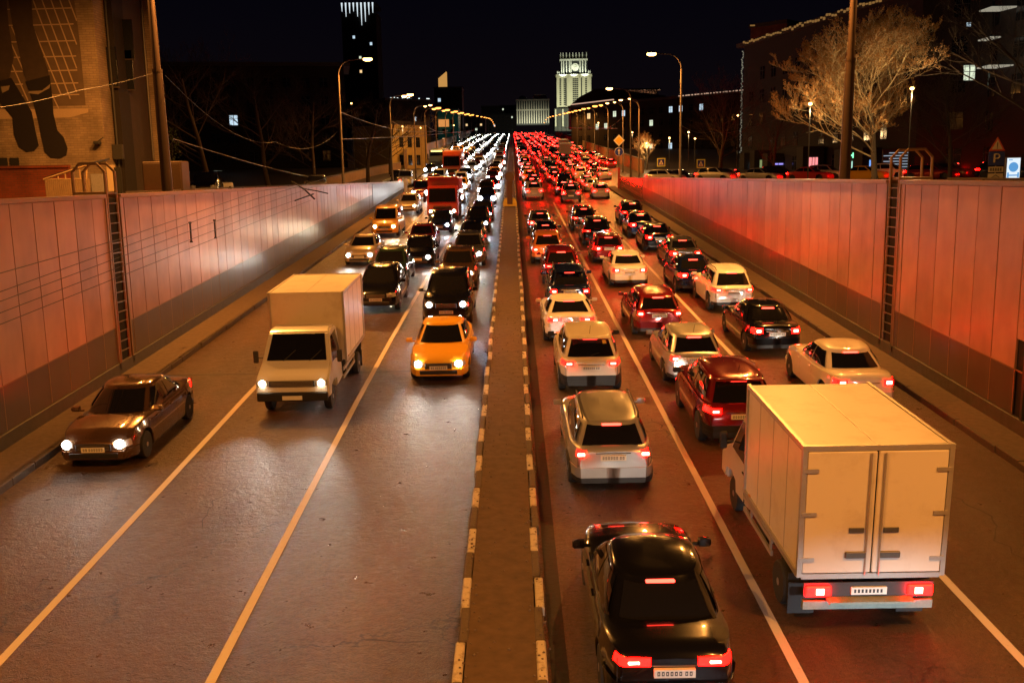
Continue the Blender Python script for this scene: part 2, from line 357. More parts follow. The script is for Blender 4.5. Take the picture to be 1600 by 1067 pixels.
for a_ in ((2.9, 23.6, .10, 0, 9, .05), (3.0, 22.9, .09, 0, 11, .05), (3.9, 22.0, 0, .16, 12, .04), (-3.6, 25.6, .17, 0, 14, .035), (-7.4, 21.2, .18, 0, 18, .04), (-2.4, 13.4, .09, 0, 14, .04), (5.2, 27.4, 0, .2, 12, .035), (-5.9, 17.2, 0, .25, 14, .03), (8.6, 15.5, 0, .22, 16, .04), (9.3, 20.5, 0, .2, 12, .03), (-8.8, 34, .2, 0, 10, .05), (-6.9, 40, .2, 0, 12, .05), (4.6, 35, .2, 0, 11, .05)): crack(*a_)
struct(pm.build('road_cracks', PATCHM))
struct(m.build('road_seams', mat('bitumen_seam', (.018, .015, .013), .45, bump=.4, scale=8, var=.3)))

# ================================================================== RETAINING WALLS
CAPZ = -.42
def wall_side(sgn, x, label, lad, yend, doorway):
    t = thing('retaining_wall', label, 'retaining wall', (0, 0, 0))
    # concrete back and foot
    m = MB(); a = x+sgn*.06; b = x+sgn*.28
    vs = []
    Ys = ys(-20, yend, 20)
    rings = [[(a, Y, road_z(Y)-.2), (a, Y, CAPZ-.02), (b, Y, CAPZ-.02), (b, Y, road_z(Y)-.2)] for Y in Ys]
    m.loft(rings, True, True); m.build('wall_core', DARK, t)
    m = MB(); rings = [[(x-sgn*.03, Y, road_z(Y)), (x-sgn*.03, Y, road_z(Y)+.50), (x+sgn*.055, Y, road_z(Y)+.53), (x+sgn*.055, Y, road_z(Y))] for Y in Ys]
    m.loft(rings, True, True); m.build('foot', mat('foot_concrete', (.075, .066, .052), .7, bump=.4, scale=5, var=.35), t)
    up = MB(); lo = MB(); js = MB()
    Y = -10.0; pit = 1.15
    lad0, lad1 = lad
    while Y < yend-.6:
        y0, y1 = Y+.02, min(Y+pit-.02, yend)
        if y0 < lad1 and y1 > lad0:
            if y0 < lad0: y1 = lad0-.02
            else: y0 = lad1+.02
            if y1-y0 < .15: Y += pit; continue
        dx = R.uniform(-.006, .006)
        def pan(mb, z0a, z0b, z1a, z1b, th=.035):
            f = x+dx; k = x+sgn*th
            vs = [(f,y0,z0a),(f,y1,z0b),(f,y1,z1b),(f,y0,z1a),(k+sgn*.02,y0-.004,z0a-.004),(k+sgn*.02,y1+.004,z0b-.004),(k+sgn*.02,y1+.004,z1b),(k+sgn*.02,y0-.004,z1a)]
            mb.add(vs, [(0,1,2,3),(0,4,5,1),(1,5,6,2),(2,6,7,3),(3,7,4,0)])
        blocked = doorway and y1 > doorway[0] and y0 < doorway[1]
        if not blocked:
            pan(lo, road_z(y0)+.53, road_z(y1)+.53, road_z(y0)+1.60, road_z(y1)+1.60)
            pan(up, road_z(y0)+1.63, road_z(y1)+1.63, CAPZ-.03, CAPZ-.03)
            js.box((min(x-sgn*.004, x+sgn*.03), y0-.034, road_z(y0)+.54), (max(x-sgn*.004, x+sgn*.03), y0-.010, road_z(y0)+1.6))
        else:
            pan(up, road_z(y0)+2.35, road_z(y1)+2.35, CAPZ-.03, CAPZ-.03)
        Y += pit
    up.build('upper_cladding', PANEL, t); lo.build('lower_cladding', PLINTH, t); js.build('joint_strip', mat('joint_metal', (.42, .30, .20), .4, .6, var=.2), t)
    m = MB(); m.box((min(x-sgn*.05, x+sgn*.34), -20, CAPZ-.02), (max(x-sgn*.05, x+sgn*.34), lad0-.02, CAPZ+.10)); m.box((min(x-sgn*.05, x+sgn*.34), lad1+.02, CAPZ-.02), (max(x-sgn*.05, x+sgn*.34), yend, CAPZ+.10))
    m.build('coping', BRONZE, t)
    m = MB()
    rings = [[(x-sgn*.012, Y, road_z(Y)+1.6), (x-sgn*.012, Y, road_z(Y)+1.63), (x+sgn*.02, Y, road_z(Y)+1.63), (x+sgn*.02, Y, road_z(Y)+1.6)] for Y in (lad1+.03, yend)]
    m.loft(rings)
    rings = [[(x-sgn*.012, Y, road_z(Y)+1.6), (x-sgn*.012, Y, road_z(Y)+1.63), (x+sgn*.02, Y, road_z(Y)+1.63), (x+sgn*.02, Y, road_z(Y)+1.6)] for Y in (-10, lad0-.03)]
    m.loft(rings); m.build('joint_trim', BRONZE, t)
    # frame of the ladder slot
    m = MB()
    for yy in (lad0, lad1): m.box((min(x-sgn*.03, x+sgn*.2), yy-.05, road_z(yy)+.3), (max(x-sgn*.03, x+sgn*.2), yy+.05, CAPZ+.02))
    m.build('slot_frame', BRONZE, t)
    if doorway:
        m = MB(); a, b = doorway
        m.box((x-.02, a, road_z(a)+.16), (x+.12, a+.1, road_z(a)+2.35)); m.box((x-.02, b-.1, road_z(b)+.16), (x+.12, b, road_z(b)+2.35)); m.box((x-.02, a+.1, road_z(a)+2.27), (x+.12, b-.1, road_z(a)+2.35))
        m.build('door_frame', mat('dark_steel', (.05,.05,.045), .4, .5), t)
        m = MB(); m.box((x+.03, a+.1, road_z(a)+.16), (x+.055, b-.1, road_z(b)+2.27)); dd = m.build('door', mat('door_black', (.02,.018,.015), .5), t)
    return t
wall_side(-1, XL, 'long panelled underpass wall on the left, pale under the headlights, with dark plinth panels', (28.9, 29.95), 109, None)
wall_side(1, XR, 'long panelled underpass wall on the right, glowing red from tail lamps', (29.45, 30.5), 108, (20.2, 21.8))
def ladder(sgn, x, y0, y1, label):
    yc = (y0+y1)/2; t = thing('ladder', label, 'ladder', (x, yc, road_z(yc)), group='bronze ladders in the underpass walls')
    w2 = .36; H = 0-road_z(yc)
    m = MB()
    for s in (-1, 1):   # stringers, running on up into the hoop
        top = H-CAPZ*0+0.35
        pts = [(sgn*.02, s*w2, .3), (sgn*.02, s*w2, top), (sgn*.25, s*w2, top+.24), (sgn*.75, s*w2, top+.24), (sgn*.98, s*w2, top), (sgn*.98, s*w2, H+CAPZ+.02)]
        m.tube(pts, .045, 6)
    m.build('hoop_rail', BRONZE, t)
    m = MB(); z = .5
    while z < H-.3: m.box((sgn*.0-.02, -w2, z), (.02+sgn*.0, w2, z+.028)); z += .30
    m.build('rung', mat('rung_steel', (.22,.17,.12), .4, .6), t)
    m = MB(); xs = sorted((sgn*.06, sgn*1.0)); m.box((xs[0], -w2-.05, H+CAPZ+.10), (xs[1], w2+.05, H+CAPZ+.18)); m.build('platform', BRONZE, t)
ladder(-1, XL, 28.9, 29.95, 'dark ladder sunk in the left wall, topped by a bronze hoop, below the brick building')
ladder(1, XR, 29.45, 30.5, 'dark ladder sunk in the right wall, topped by a bronze hoop, beside the lit tree')

# ================================================================== VEHICLES
def paint(name, col, metal=.35, rough=.38): return mat('car_paint_'+name, col, rough, metal, var=.05, coat=1.0, scale=2, spec=.25)
PAINTS = {'black': ((.006,.006,.007), .3), 'white': ((.72,.71,.68), 0), 'cream': ((.66,.60,.50), 0), 'silver': ((.42,.42,.42), .6), 'grey': ((.12,.12,.125), .5),
          'dark_red': ((.20,.012,.012), .35), 'red': ((.42,.018,.014), .1), 'yellow': ((.80,.40,.02), 0), 'blue': ((.015,.035,.16), .4), 'dark_blue': ((.008,.014,.05), .4),
          'brown': ((.10,.055,.03), .5), 'beige': ((.45,.36,.25), .4), 'green': ((.03,.06,.04), .4), 'orange': ((.65,.20,.04), 0)}  # orange: coloured light on a white car put into its paint
for k_, (c_, m_) in PAINTS.items(): PAINTS[k_] = paint(k_, c_, m_, .38 if max(c_) > .3 else .20)
GLASS = mat('car_glass', (.008, .008, .009), .05, var=0, coat=.6, spec=.6)
RUB = mat('tyre_rubber', (.02, .019, .018), .75, bump=.2, scale=30, var=.2)
RIM = mat('wheel_alloy', (.45, .44, .42), .3, .85, var=.1)
PLAS = mat('black_plastic', (.011, .010, .0095), .55, bump=.15, scale=40, var=.2)
CHR = mat('chrome', (.7, .7, .7), .12, 1.0, var=0)
PLATE = mat('number_plate', (.66, .64, .58), .5, var=0)
PLTXT = mat('plate_ink', (.03, .03, .03), .5, var=0)
TL_ON = emis('tail_lens_lit', (1.0, .0007, .0004), 66.0); TL_CORE = emis('tail_bulb_lit', (1.0, .03, .018), 110.0); TL_DIM = emis('tail_lens_dim', (1.0, .02, .012), 1.6)
TLF_ON = emis('far_tail_lens', (1.0, .0006, .0004), 120.0); TLF_CORE = emis('far_tail_bulb', (1.0, .030, .020), 28.0)
HL_W = emis('headlight_white', (1.0, .96, .86), 60.0); HL_B = emis('headlight_xenon', (.80, .90, 1.0), 70.0); HL_Y = emis('headlight_warm', (1.0, .80, .50), 60.0)
HLF = emis('far_headlight', (1.0, .96, .88), 34.0); HLFB = emis('far_headlight_xenon', (.8, .9, 1.0), 34.0)
HL_GL = mat('headlight_lens', (.5, .5, .5), .1, .3, var=0, coat=1)
AMB = emis('amber_lens', (1.0, .35, .03), 2.0)
TAXIL = emis('taxi_sign', (1.0, .62, .15), 3.0)

TYPES = {  # L, W, H, belt, sill, wheel r, rear glass base/top, windscreen base/top offsets, front height, hood, deck, roofscale
 'sedan': dict(L=4.65, W=1.80, H=1.46, belt=.94, sill=.20, wr=.32, yr=.62, yr2=1.28, yf=1.18, yf2=1.98, nose=.66, hood=.84, cowl=.95, deck=.99, tail=.93, top=.70),
 'coupe': dict(L=4.85, W=1.92, H=1.38, belt=.93, sill=.20, wr=.35, yr=.42, yr2=1.50, yf=1.45, yf2=2.25, nose=.68, hood=.84, cowl=.93, deck=1.02, tail=.98, top=.66),
 'hatch': dict(L=4.15, W=1.75, H=1.47, belt=.93, sill=.20, wr=.31, yr=.10, yr2=.55, yf=1.00, yf2=1.80, nose=.68, hood=.85, cowl=.96, deck=.97, tail=.92, top=.71),
 'wagon': dict(L=4.75, W=1.80, H=1.50, belt=.95, sill=.20, wr=.32, yr=.10, yr2=.45, yf=1.15, yf2=1.95, nose=.68, hood=.85, cowl=.96, deck=1.00, tail=.96, top=.71),
 'suv':   dict(L=4.40, W=1.82, H=1.66, belt=1.06, sill=.27, wr=.36, yr=.14, yr2=.50, yf=1.02, yf2=1.75, nose=.82, hood=1.00, cowl=1.09, deck=1.06, tail=1.00, top=.72),
 'bigsuv':dict(L=4.75, W=1.92, H=1.78, belt=1.14, sill=.30, wr=.39, yr=.08, yr2=.34, yf=1.10, yf2=1.80, nose=.95, hood=1.10, cowl=1.17, deck=1.14, tail=1.08, top=.75),
 'van':   dict(L=4.90, W=1.92, H=1.95, belt=1.14, sill=.25, wr=.34, yr=.05, yr2=.16, yf=.70, yf2=1.45, nose=.80, hood=.98, cowl=1.14, deck=1.14, tail=1.08, top=.84),
}
class Shape:
    def __init__(s, ty):
        d = TYPES[ty]; s.__dict__.update(d); h = s.L/2; s.h = h; s.ty = ty
        s.zt = lerp_tab([(-h, s.tail-.05), (-h+.05, s.tail), (-h+.16, s.deck-.005), (-h+max(.3, s.yr), s.deck), (-h+max(.3, s.yr)+.7, s.belt), (h-s.yf-.1, s.cowl-.02), (h-s.yf+.05, s.cowl), (h-.75, (s.hood+s.cowl)/2+.012), (h-.32, s.hood), (h-.1, s.nose+.05), (h, s.nose-.06)])
        s.yw = (-h+.78, h-.86); s.ra = s.wr+.07
    def wid(s, y):
        a = max(0, (abs(y)-(s.h-1.1))/1.1); return s.W/2*(1-.235*a**2.5)
    def zb(s, y):
        a = max(0, (abs(y)-(s.h-.6))/.6); return s.sill+.05*a
    def arch(s, y):
        for c in s.yw:
            if abs(y-c) < s.ra: return s.wr+math.sqrt(s.ra**2-(y-c)**2)
        return 0
    def section(s, y):
        w_, zt, zb = s.wid(y), s.zt(y), s.zb(y); za = s.arch(y); hh = zt-zb; k = max(zb, za)
        pts = [(0, zb), (.60*w_, zb), (.60*w_, k), (.955*w_, k), (.985*w_, max(zb+.10*hh, k+.004)), (1.0*w_, max(zb+.38*hh, k+.012)), (.995*w_, max(zb+.62*hh, k+.02)), (.962*w_, max(zt-.14, k+.03)), (.93*w_, zt-.045), (.86*w_, zt-.008), (.5*w_, zt+.018), (0, zt+.03)]
        return pts
    def halfx(s, y, z):
        y = max(-s.h, min(s.h, y)); q = s.section(y)[3:10]
        for (xa, za), (xb, zb) in zip(q, q[1:]):
            if z <= zb: return xa+(xb-xa)*max(0, (z-za))/max(1e-6, zb-za) if z > za else xa
        return q[-1][0]
    def ring(s, t, top):
        h = s.h
        if top: yr, yf, w_, z = -h+s.yr2, h-s.yf2, s.W/2*s.top, s.H-.055; bf, br = .07, .05
        else: yr, yf, w_, z = -h+s.yr, h-s.yf, s.W/2*.90, s.belt-.02; bf, br = .17, .07
        i = int(t) % 4; u = t-int(t)
        rc = .30 if top else .26; wf = w_*.94; q = .293*rc
        def co(a, lim):
            a = max(0, min(rc, a-(lim-rc))); return rc-math.sqrt(max(0, rc*rc-a*a))
        ya, yb_ = yf-bf, yr+br
        if i == 0: x = (wf-q)*(1-2*u); y = yf-bf*(x/wf)**2-co(abs(x), wf)
        elif i == 2: x = -(wf-q)*(1-2*u); y = yr+br*(x/wf)**2+co(abs(x), wf)
        else:
            yy = (ya-q)+((yb_+q)-(ya-q))*(u if i == 1 else 1-u); m_ = (ya+yb_)/2; hl = (ya-yb_)/2
            e_ = abs(yy-m_)/hl; x = wf+(w_-wf)*(1-e_**2)-co(abs(yy-m_), hl); y = yy; x *= -1 if i == 1 else 1
        if top: z -= .035*((y-(yr+yf)/2)/((yf-yr)/2))**2+ (.03 if y < (yr+yf)/2 else 0)*abs((y-(yr+yf)/2)/((yf-yr)/2))
        else: z += (s.cowl-s.belt)*(max(0, (y-0)/(s.h)))
        return Vector((x, y, z))
    def gh(s, t, v):
        p = s.ring(t, 0).lerp(s.ring(t, 1), v); b = .022*math.sin(PI*v)
        n = Vector((p.x, 0, 0)).normalized() if int(t) % 2 else Vector((0, 1 if int(t) % 4 == 0 else -1, 0))
        return p+n*b
def body_mesh(s, P, lod):
    mb = MB(); h = s.h
    Y = {-h, -h+.05, -h+.16, -h+.35, h-.35, h-.1, h-.02, h}
    for c in s.yw:
        n = 8 if lod == 0 else 4
        for k in range(n+1): Y.add(round(c-s.ra*math.cos(PI*k/n), 4))
        Y.add(round(c-s.ra-.004, 4)); Y.add(round(c+s.ra+.004, 4))
    for k in range(1, 8 if lod == 0 else 4): Y.add(-h+s.L*k/(8 if lod == 0 else 4))
    Y.add(h-s.yf); Y = sorted(Y); rings = []
    for y in Y:
        q = s.section(y)
        if y in (Y[0], Y[-1]):   # draw the end faces in a little
            q = [(x*.985, z if z < .5*(q[0][1]+q[-1][1]) else z-.01) for x, z in q]
        rings.append([(x, y, z) for x, z in q]+[(-x, y, z) for x, z in reversed(q[1:-1])])
    n = len(rings[0]); base = len(mb.v); vs = [p for r_ in rings for p in r_]; fs = []; mi = []
    for i in range(len(rings)-1):
        for j in range(n):
            k = (j+1) % n; fs.append((i*n+j, i*n+k, (i+1)*n+k, (i+1)*n+j))
            under = j in (0, 1, 2, n-1, n-2, n-3)
            mi.append(1 if under else 0)
    b = mb.add(vs, fs); mb.mi = mi
    mb.add([], [tuple(range(n-1, -1, -1)), tuple((len(rings)-1)*n+j for j in range(n))], 0)
    mb.f[-2] = tuple(range(n-1, -1, -1)); mb.f[-1] = tuple((len(rings)-1)*n+j for j in range(n))
    # greenhouse shell
    N = 8 if lod == 0 else 3
    T = [i+k/N for i in range(4) for k in range(N)]
    rr = [[s.gh(t, v) for t in T] for v in (0, .35, .7, 1)]
    top = rr[-1]; c = sum(top, Vector())/len(top)
    for q, dz in ((.97, .026), (.90, .052), (.6, .078), (.25, .088)):
        rr.append([Vector((c.x+(p.x-c.x)*q, c.y+(p.y-c.y)*(1-(1-q)*.8), p.z+dz)) for p in top])
    mb.loft([[tuple(p) for p in r_] for r_ in rr], True, True, 0)
    if lod == 0:
        zt_ = s.tail-.015
        for sd in (-1, 1):
            mb.box((sd*(s.W/2*.80)-.005, -h-.004, .60), (sd*(s.W/2*.80)+.005, -h+.02, zt_), 2)
            for y in (-.62, .42, 1.32 if s.L > 4.3 else 1.15):
                pts = [(s.halfx(y, z)+.003, z) for z in (s.sill+.12, s.sill+.35, s.belt-.25, s.belt-.06)]
                for (xa, za), (xb, zb_) in zip(pts, pts[1:]): mb.add([(sd*xa, y-.004, za), (sd*xb, y-.004, zb_), (sd*xb, y+.005, zb_), (sd*xa, y+.005, za)], [(0,1,2,3)], 2)
    return mb.mesh('body', [P, PLAS, DARK], 38)
def patch(s, t0, t1, v0, v1, off=.008, n=8, cut=None):
    mb = MB(); vs = []; nv = 4
    for j in range(nv+1):
        v = v0+(v1-v0)*j/nv
        for i in range(n+1):
            t = t0+(t1-t0)*i/n; e = 1e-3
            p = s.gh(t, v); a = s.gh(min(t+e, int(t0)+.9999), v)-s.gh(t-e if t-e > int(t0) else t, v); b = s.gh(t, min(1, v+e))-s.gh(t, v-e)
            nn = a.cross(b).normalized()
            if nn.dot(Vector((p.x, p.y, .2))) < 0: nn = -nn
            vs.append(p+nn*off)
    fs = [(j*(n+1)+i, j*(n+1)+i+1, (j+1)*(n+1)+i+1, (j+1)*(n+1)+i) for j in range(nv) for i in range(n)]
    mb.add(vs, fs); return mb
def wrap(s, e, xin, d, z0, z1, off, side=None, nz=2, dz=0.0, m=None, mb=None, slope=0.0):
    """a band lying on the end (e = -1 rear, 1 front) of the body, round the corner for d metres"""
    mb = mb or MB(); h = s.h
    for sd in ((-1, 1) if side is None else (side,)):
        rows = []
        for j in range(nz+1):
            z = z0+(z1-z0)*j/nz; row = []
            xe = s.halfx(e*h, z)*.985
            n1 = 5
            lean = slope*(z-z0)
            for i in range(n1):
                u = i/(n1-1); row.append((sd*(xin+(xe-.01-xin)*u), e*(h+off-lean), z+dz*u))
            if d > 0:
                for i in range(1, 7):
                    q = d*i/6; y = e*(h-q); row.append((sd*(s.halfx(y, z)+off), y+(e*off*.4 if i == 1 else 0), z+dz*(1+q*1.2)))
            rows.append(row)
        # thickness rim: pull the border in
        nc = len(rows[0]); vs = [p for r_ in rows for p in r_]; fs = [(j*nc+i, j*nc+i+1, (j+1)*nc+i+1, (j+1)*nc+i) for j in range(nz) for i in range(nc-1)]
        b = len(vs)
        border = [j for j in range(nc)]+[r_*nc+nc-1 for r_ in range(1, nz+1)]+[nz*nc+j for j in range(nc-2, -1, -1)]+[r_*nc for r_ in range(nz-1, 0, -1)]
        for q in border:
            x, y, z = vs[q]; vs.append((x*(1-.02/max(.3, abs(x))) if abs(x) > .3 else x, y-e*(off+.03) if abs(y) > h-.02 else y, z))
        nb = len(border)
        for q in range(nb): fs.append((border[q], border[(q+1) % nb], b+(q+1) % nb, b+q))
        mb.add(vs, fs, m)
    return mb
CACHE = {}
def cached(key, fn):
    if key not in CACHE: CACHE[key] = fn()
    return CACHE[key]
def wheel_mesh(r, wd=.21):
    m = MB(); m.lathe([(r*.66, -wd/2), (r*.93, -wd/2), (r, -wd/2+.03), (r, wd/2-.03), (r*.93, wd/2), (r*.66, wd/2)], 24, 'x'); return m.mesh('wheel', RUB, 40)
def rim_mesh(r, wd=.21):
    m = MB(); 
    for sx in (-1, 1):
        x = sx*(wd/2-.015)
        m.lathe([(r*.69, x-.012), (r*.69, x+.012), (r*.58, x+.012), (r*.58, x-.012)], 24, 'x')
        m.lathe([(.0, x-.02), (r*.18, x-.02), (r*.18, x+.008), (.0, x+.012)], 12, 'x')
        for k in range(7):
            a = 2*PI*k/7; c_, s_ = math.cos(a), math.sin(a); q = .028
            vs = [(x+dx, c_*rr_-s_*w_, s_*rr_+c_*w_) for rr_, w_ in ((r*.12, -q), (r*.62, -q*.8), (r*.62, q*.8), (r*.12, q)) for dx in (-.008, .006)]
            m.add(vs, [(0,2,4,6), (1,7,5,3), (0,1,3,2), (2,3,5,4), (4,5,7,6), (6,7,1,0)])
    m.lathe([(r*.57, -wd/2+.05), (r*.57, wd/2-.05)], 16, 'x', m=1)
    return m.mesh('rim', [RIM, DARK], 40)
def vehicle_mats(far): return (TLF_ON, TLF_CORE) if far else (TL_ON, TL_CORE)
def make_car(name, label, cat, ty, col, pos, rev=False, lod=0, brake=True, head='w', group=None, beam=0, lampstyle='std', extras=(), yaw=0, flat=False, tail_on=True):
    """pos: ground point under the middle of the car; rev: drives towards the camera"""
    s = cached(('shape', ty), lambda: Shape(ty)); P = PAINTS[col]
    th = math.atan(SLOPE) if (not flat and pos[1] < 560) else 0
    t = thing(name, label, cat, pos, ((-th if rev else th), 0, (PI if rev else 0)+yaw), group)
    link('body', cached(('body', ty, col, lod), lambda: body_mesh(s, P, lod)), t)
    h = s.h; near = lod == 0
    wv = .22 if ty in ('sedan', 'coupe') else .06
    def glassp(nm, a, b, v0, v1): link(nm, cached((nm, ty, a, v0), lambda: patch(s, a, b, v0, v1).mesh(nm, GLASS, 60)), t)
    glassp('windscreen', .02, .98, .08, .96); 
    if 'norearglass' not in extras: glassp('rear_window', 2.03, 2.97, wv, .92)
    ra, rb = 1.03, 1.95
    mid = .50 if ty != 'coupe' else .62
    for a, b in ((ra, 1+mid-.015), (1+mid+.015, rb)): glassp('side_window', a, b, .16, .92)
    for a, b in ((3.05, 4-mid-.015), (4-mid+.015, 3.97)): glassp('side_window', a, b, .16, .92)
    # wheels
    wm = cached(('wheel', s.wr), lambda: wheel_mesh(s.wr)); rm = cached(('rim', s.wr), lambda: rim_mesh(s.wr))
    for y in s.yw:
        for sd in (-1, 1):
            if lod > 0 and ((y > 0) == (not rev)): continue
            o = link('wheel', wm, t); o.location = (sd*(s.W/2-.125), y, s.wr)
            if near: r_ = link('rim', rm, o)
    # tail lamps
    on, core = vehicle_mats(lod > 0)
    z0, z1, wi, d = {'std': (.74, .90, .52, .26), 'tall': (.80, 1.12, .66, .16), 'wide': (.80, .93, .34, .18), 'suv': (.86, 1.10, .54, .40), 'slim': (.84, .93, .40, .24), 'small': (.76, .90, .60, .16), 'pillar': (.95, 1.42, .70, .05)}[lampstyle]
    if ty in ('suv', 'bigsuv', 'van') and lampstyle == 'std': z0, z1 = .90, 1.08
    z1 = min(z1, s.tail-.02) if lampstyle != 'pillar' else s.tail-.02
    if not rev or lod == 0:
        for sd in (-1, 1):
            o = link('tail_lamp', cached(('tl', ty, lampstyle, sd, lod > 0, tail_on), lambda: wrap(s, -1, s.W/2*wi, d, z0, z1, .014, sd).mesh('tail_lamp', on if tail_on else TL_DIM, 40)), t)
            if brake and tail_on:
                def cm():
                    q = MB(); xm = s.W/2*(wi+.80)/2; q.rbox((sd*xm-.075, -h-.03, z0+.035), (sd*xm+.075, -h-.005, z1-.035), .012); return q.mesh('bulb', core, 30)
                link('bulb', cached(('tb', ty, lampstyle, sd, lod > 0), cm), o)
    if brake and not rev:
        def bl():
            p = s.gh(2.5, .96); q = MB(); q.rbox((-.20, p.y-.035, p.z-.015), (.20, p.y+.03, p.z+.022), .01)
            return q.mesh('brake_light', emis('brake_bar_lit' + ('_far' if lod else ''), (1.0, .035, .02), 12.0, lod == 0), 30)
        link('brake_light', cached(('bl', ty, lod > 0), bl), t)
    # head lamps
    if rev or near:
        hz0, hz1 = s.nose-.13, s.nose+.035
        if ty in ('suv', 'bigsuv', 'van'): hz0, hz1 = s.nose-.15, s.nose+.02
        hm = {'w': HL_W, 'b': HL_B, 'y': HL_Y, 'off': HL_GL}[head] if lod == 0 else {'w': HLF, 'b': HLFB, 'y': HLF, 'off': HL_GL}[head]
        for sd in (-1, 1):
            def hlm(): return wrap(s, 1, s.W/2*.50, .24, hz0, hz1-.02, .012, sd).mesh('headlight', HL_GL, 40)
            def hbm():
                q = MB(); q.lathe([(0, h+.04), (.07, h+.038), (.10, h+.02), (.10, h-.02), (0, h-.02)] if rev else [(0, h+.012), (.055, h+.010), (.06, h), (.06, h-.02), (0, h-.02)], 14, 'y', (sd*s.W/2*.66, 0, (hz0+hz1)/2)); return q.mesh('headlight_bulb', hm, 40)
            o = link('headlight', cached(('hl', ty, sd), hlm), t); link('headlight_bulb', cached(('hb', ty, sd, head, lod > 0, rev), hbm), o)
            if beam: lamp('headlight_beam', o, (sd*s.W/2*.66, h+.10, (hz0+hz1)/2), beam*(.55 if rev and 'wide' not in extras else 1), (.82, .90, 1.0) if head == 'b' else ((1, .80, .52) if head == 'y' else (1, .90, .74)), 'SPOT', .06, (math.radians(79 if 'wide' not in extras else 86), 0, 0), 46 if 'wide' not in extras else 100, 1.0)
    if not near: return t
    # close-up trim
    def band(nm, *a, mats=PLAS, **k): link(nm, cached((nm, ty)+a, lambda: wrap(s, *a, **k).mesh(nm, mats, 40)), t)
    link('rear_bumper', cached(('rb', ty, col, 'clad' in extras), lambda: wrap(s, -1, 0, .5, s.sill+.10, .58 if ty != 'bigsuv' else .66, .035).mesh('rear_bumper', PLAS if 'clad' in extras else P, 40)), t)
    link('front_bumper', cached(('fb', ty, col, 'clad' in extras), lambda: wrap(s, 1, 0, .5, s.sill+.08, s.nose-.20, .035).mesh('front_bumper', P, 40)), t)
    band('bumper_insert', -1, 0, .30, s.sill+.06, s.sill+.17, .045)
    def grille():
        q = MB(); zz0, zz1 = s.nose-.20, s.nose-.03
        q.rbox((-.40, h-.01, zz0), (.40, h+.03, zz1), .01, 0)
        for k in range(4): q.box((-.37, h+.028, zz0+.025+k*.036), (.37, h+.038, zz0+.037+k*.036), 1)
        q.rbox((-.55, h+.02, s.sill+.10), (.55, h+.05, s.sill+.22), .01, 0)
        return q.mesh('grille', [PLAS, CHR], 30)
    link('grille', cached(('grille', ty), grille), t)
    def plate(e):
        z = (.66 if ty in ('sedan', 'coupe') else (.74 if ty not in ('bigsuv', 'van') else .80)) if e < 0 else s.sill+.24
        q = MB(); y = e*(h+.05); q.box((-.26, min(y, y-e*.06), z), (.26, max(y, y-e*.06), z+.112), 0)
        rr_ = random.Random(len(ty))
        for k in range(8):
            x = -.22+k*.055+(.02 if k > 5 else 0); q.box((x, min(y, y+e*.003), z+.03), (x+.034, max(y, y+e*.003), z+.088), 1)
            q.box((x+.011, min(y+e*.0045, y+e*.001), z+.045), (x+.023, max(y+e*.0045, y+e*.001), z+.073), 0)
        return q.mesh('number_plate', [PLATE, PLTXT])
    link('number_plate', cached(('plate', ty, -1), lambda: plate(-1)), t); link('number_plate', cached(('plate', ty, 1), lambda: plate(1)), t)
    def niche():
        q = MB(); z = .66 if ty in ('sedan', 'coupe') else .74
        q.box((-.36, -h-.006, z+.135), (.36, -h+.02, z+.155)); return q.mesh('boot_handle', CHR)
    link('boot_handle', cached(('niche', ty), niche), t)
    for sd in (-1, 1):
        def mir():
            q = MB(); y = h-s.yf-.30; x = sd*(s.W/2+.02); z = s.belt+.07
            q.loft([[(x+sd*a, y+b, z+c) for b, c in ((-.05,-.06),(.05,-.05),(.08,0),(.05,.06),(-.05,.07),(-.06,0))] for a in (-.02, .05, .14)]+[[(x+sd*.17, y+b*.6, z+c*.6) for b, c in ((-.05,-.06),(.05,-.05),(.08,0),(.05,.06),(-.05,.07),(-.06,0))]])
            q.box((min(x, x-sd*.12), y-.02, z-.05), (max(x, x-sd*.12), y+.03, z-.01)); return q.mesh('mirror', P if 'clad' not in extras else PLAS, 50)
        link('mirror', cached(('mir', ty, col, sd, 'clad' in extras), mir), t)
    for y in (-.35, .62):
        for sd in (-1, 1):
            def hnd(): q = MB(); x = sd*(s.halfx(y, s.belt-.14)+.008); q.cbox((x, y, s.belt-.14), (.03, .17, .028)); return q.mesh('door_handle', P, 30)
            link('door_handle', cached(('hand', ty, col, y, sd), hnd), t)
    if 'clad' in extras: band('wheel_cladding', -1, 0, .62, s.sill+.02, s.sill+.30, .03)
    if 'spoiler' in extras:
        def sp(): p = s.gh(2.5, 1); q = MB(); q.rbox((-s.W*.31, p.y-.17, p.z+.0), (s.W*.31, p.y+.10, p.z+.045), .015); return q.mesh('spoiler', P, 40)
        link('spoiler', cached(('sp', ty, col), sp), t)
    if 'rails' in extras:
        for sd in (-1, 1):
            def rl(): q = MB(); q.tube([(sd*s.W*.32, -h+s.yr2+.15, s.H-.04), (sd*s.W*.33, -h+s.yr2+.30, s.H+.035), (sd*s.W*.33, h-s.yf2-.35, s.H+.035), (sd*s.W*.32, h-s.yf2-.2, s.H-.02)], .018, 6); return q.mesh('roof_rail', PLAS if col != 'black' else CHR, 50)
            link('roof_rail', cached(('rail', ty, sd, col == 'black'), rl), t)
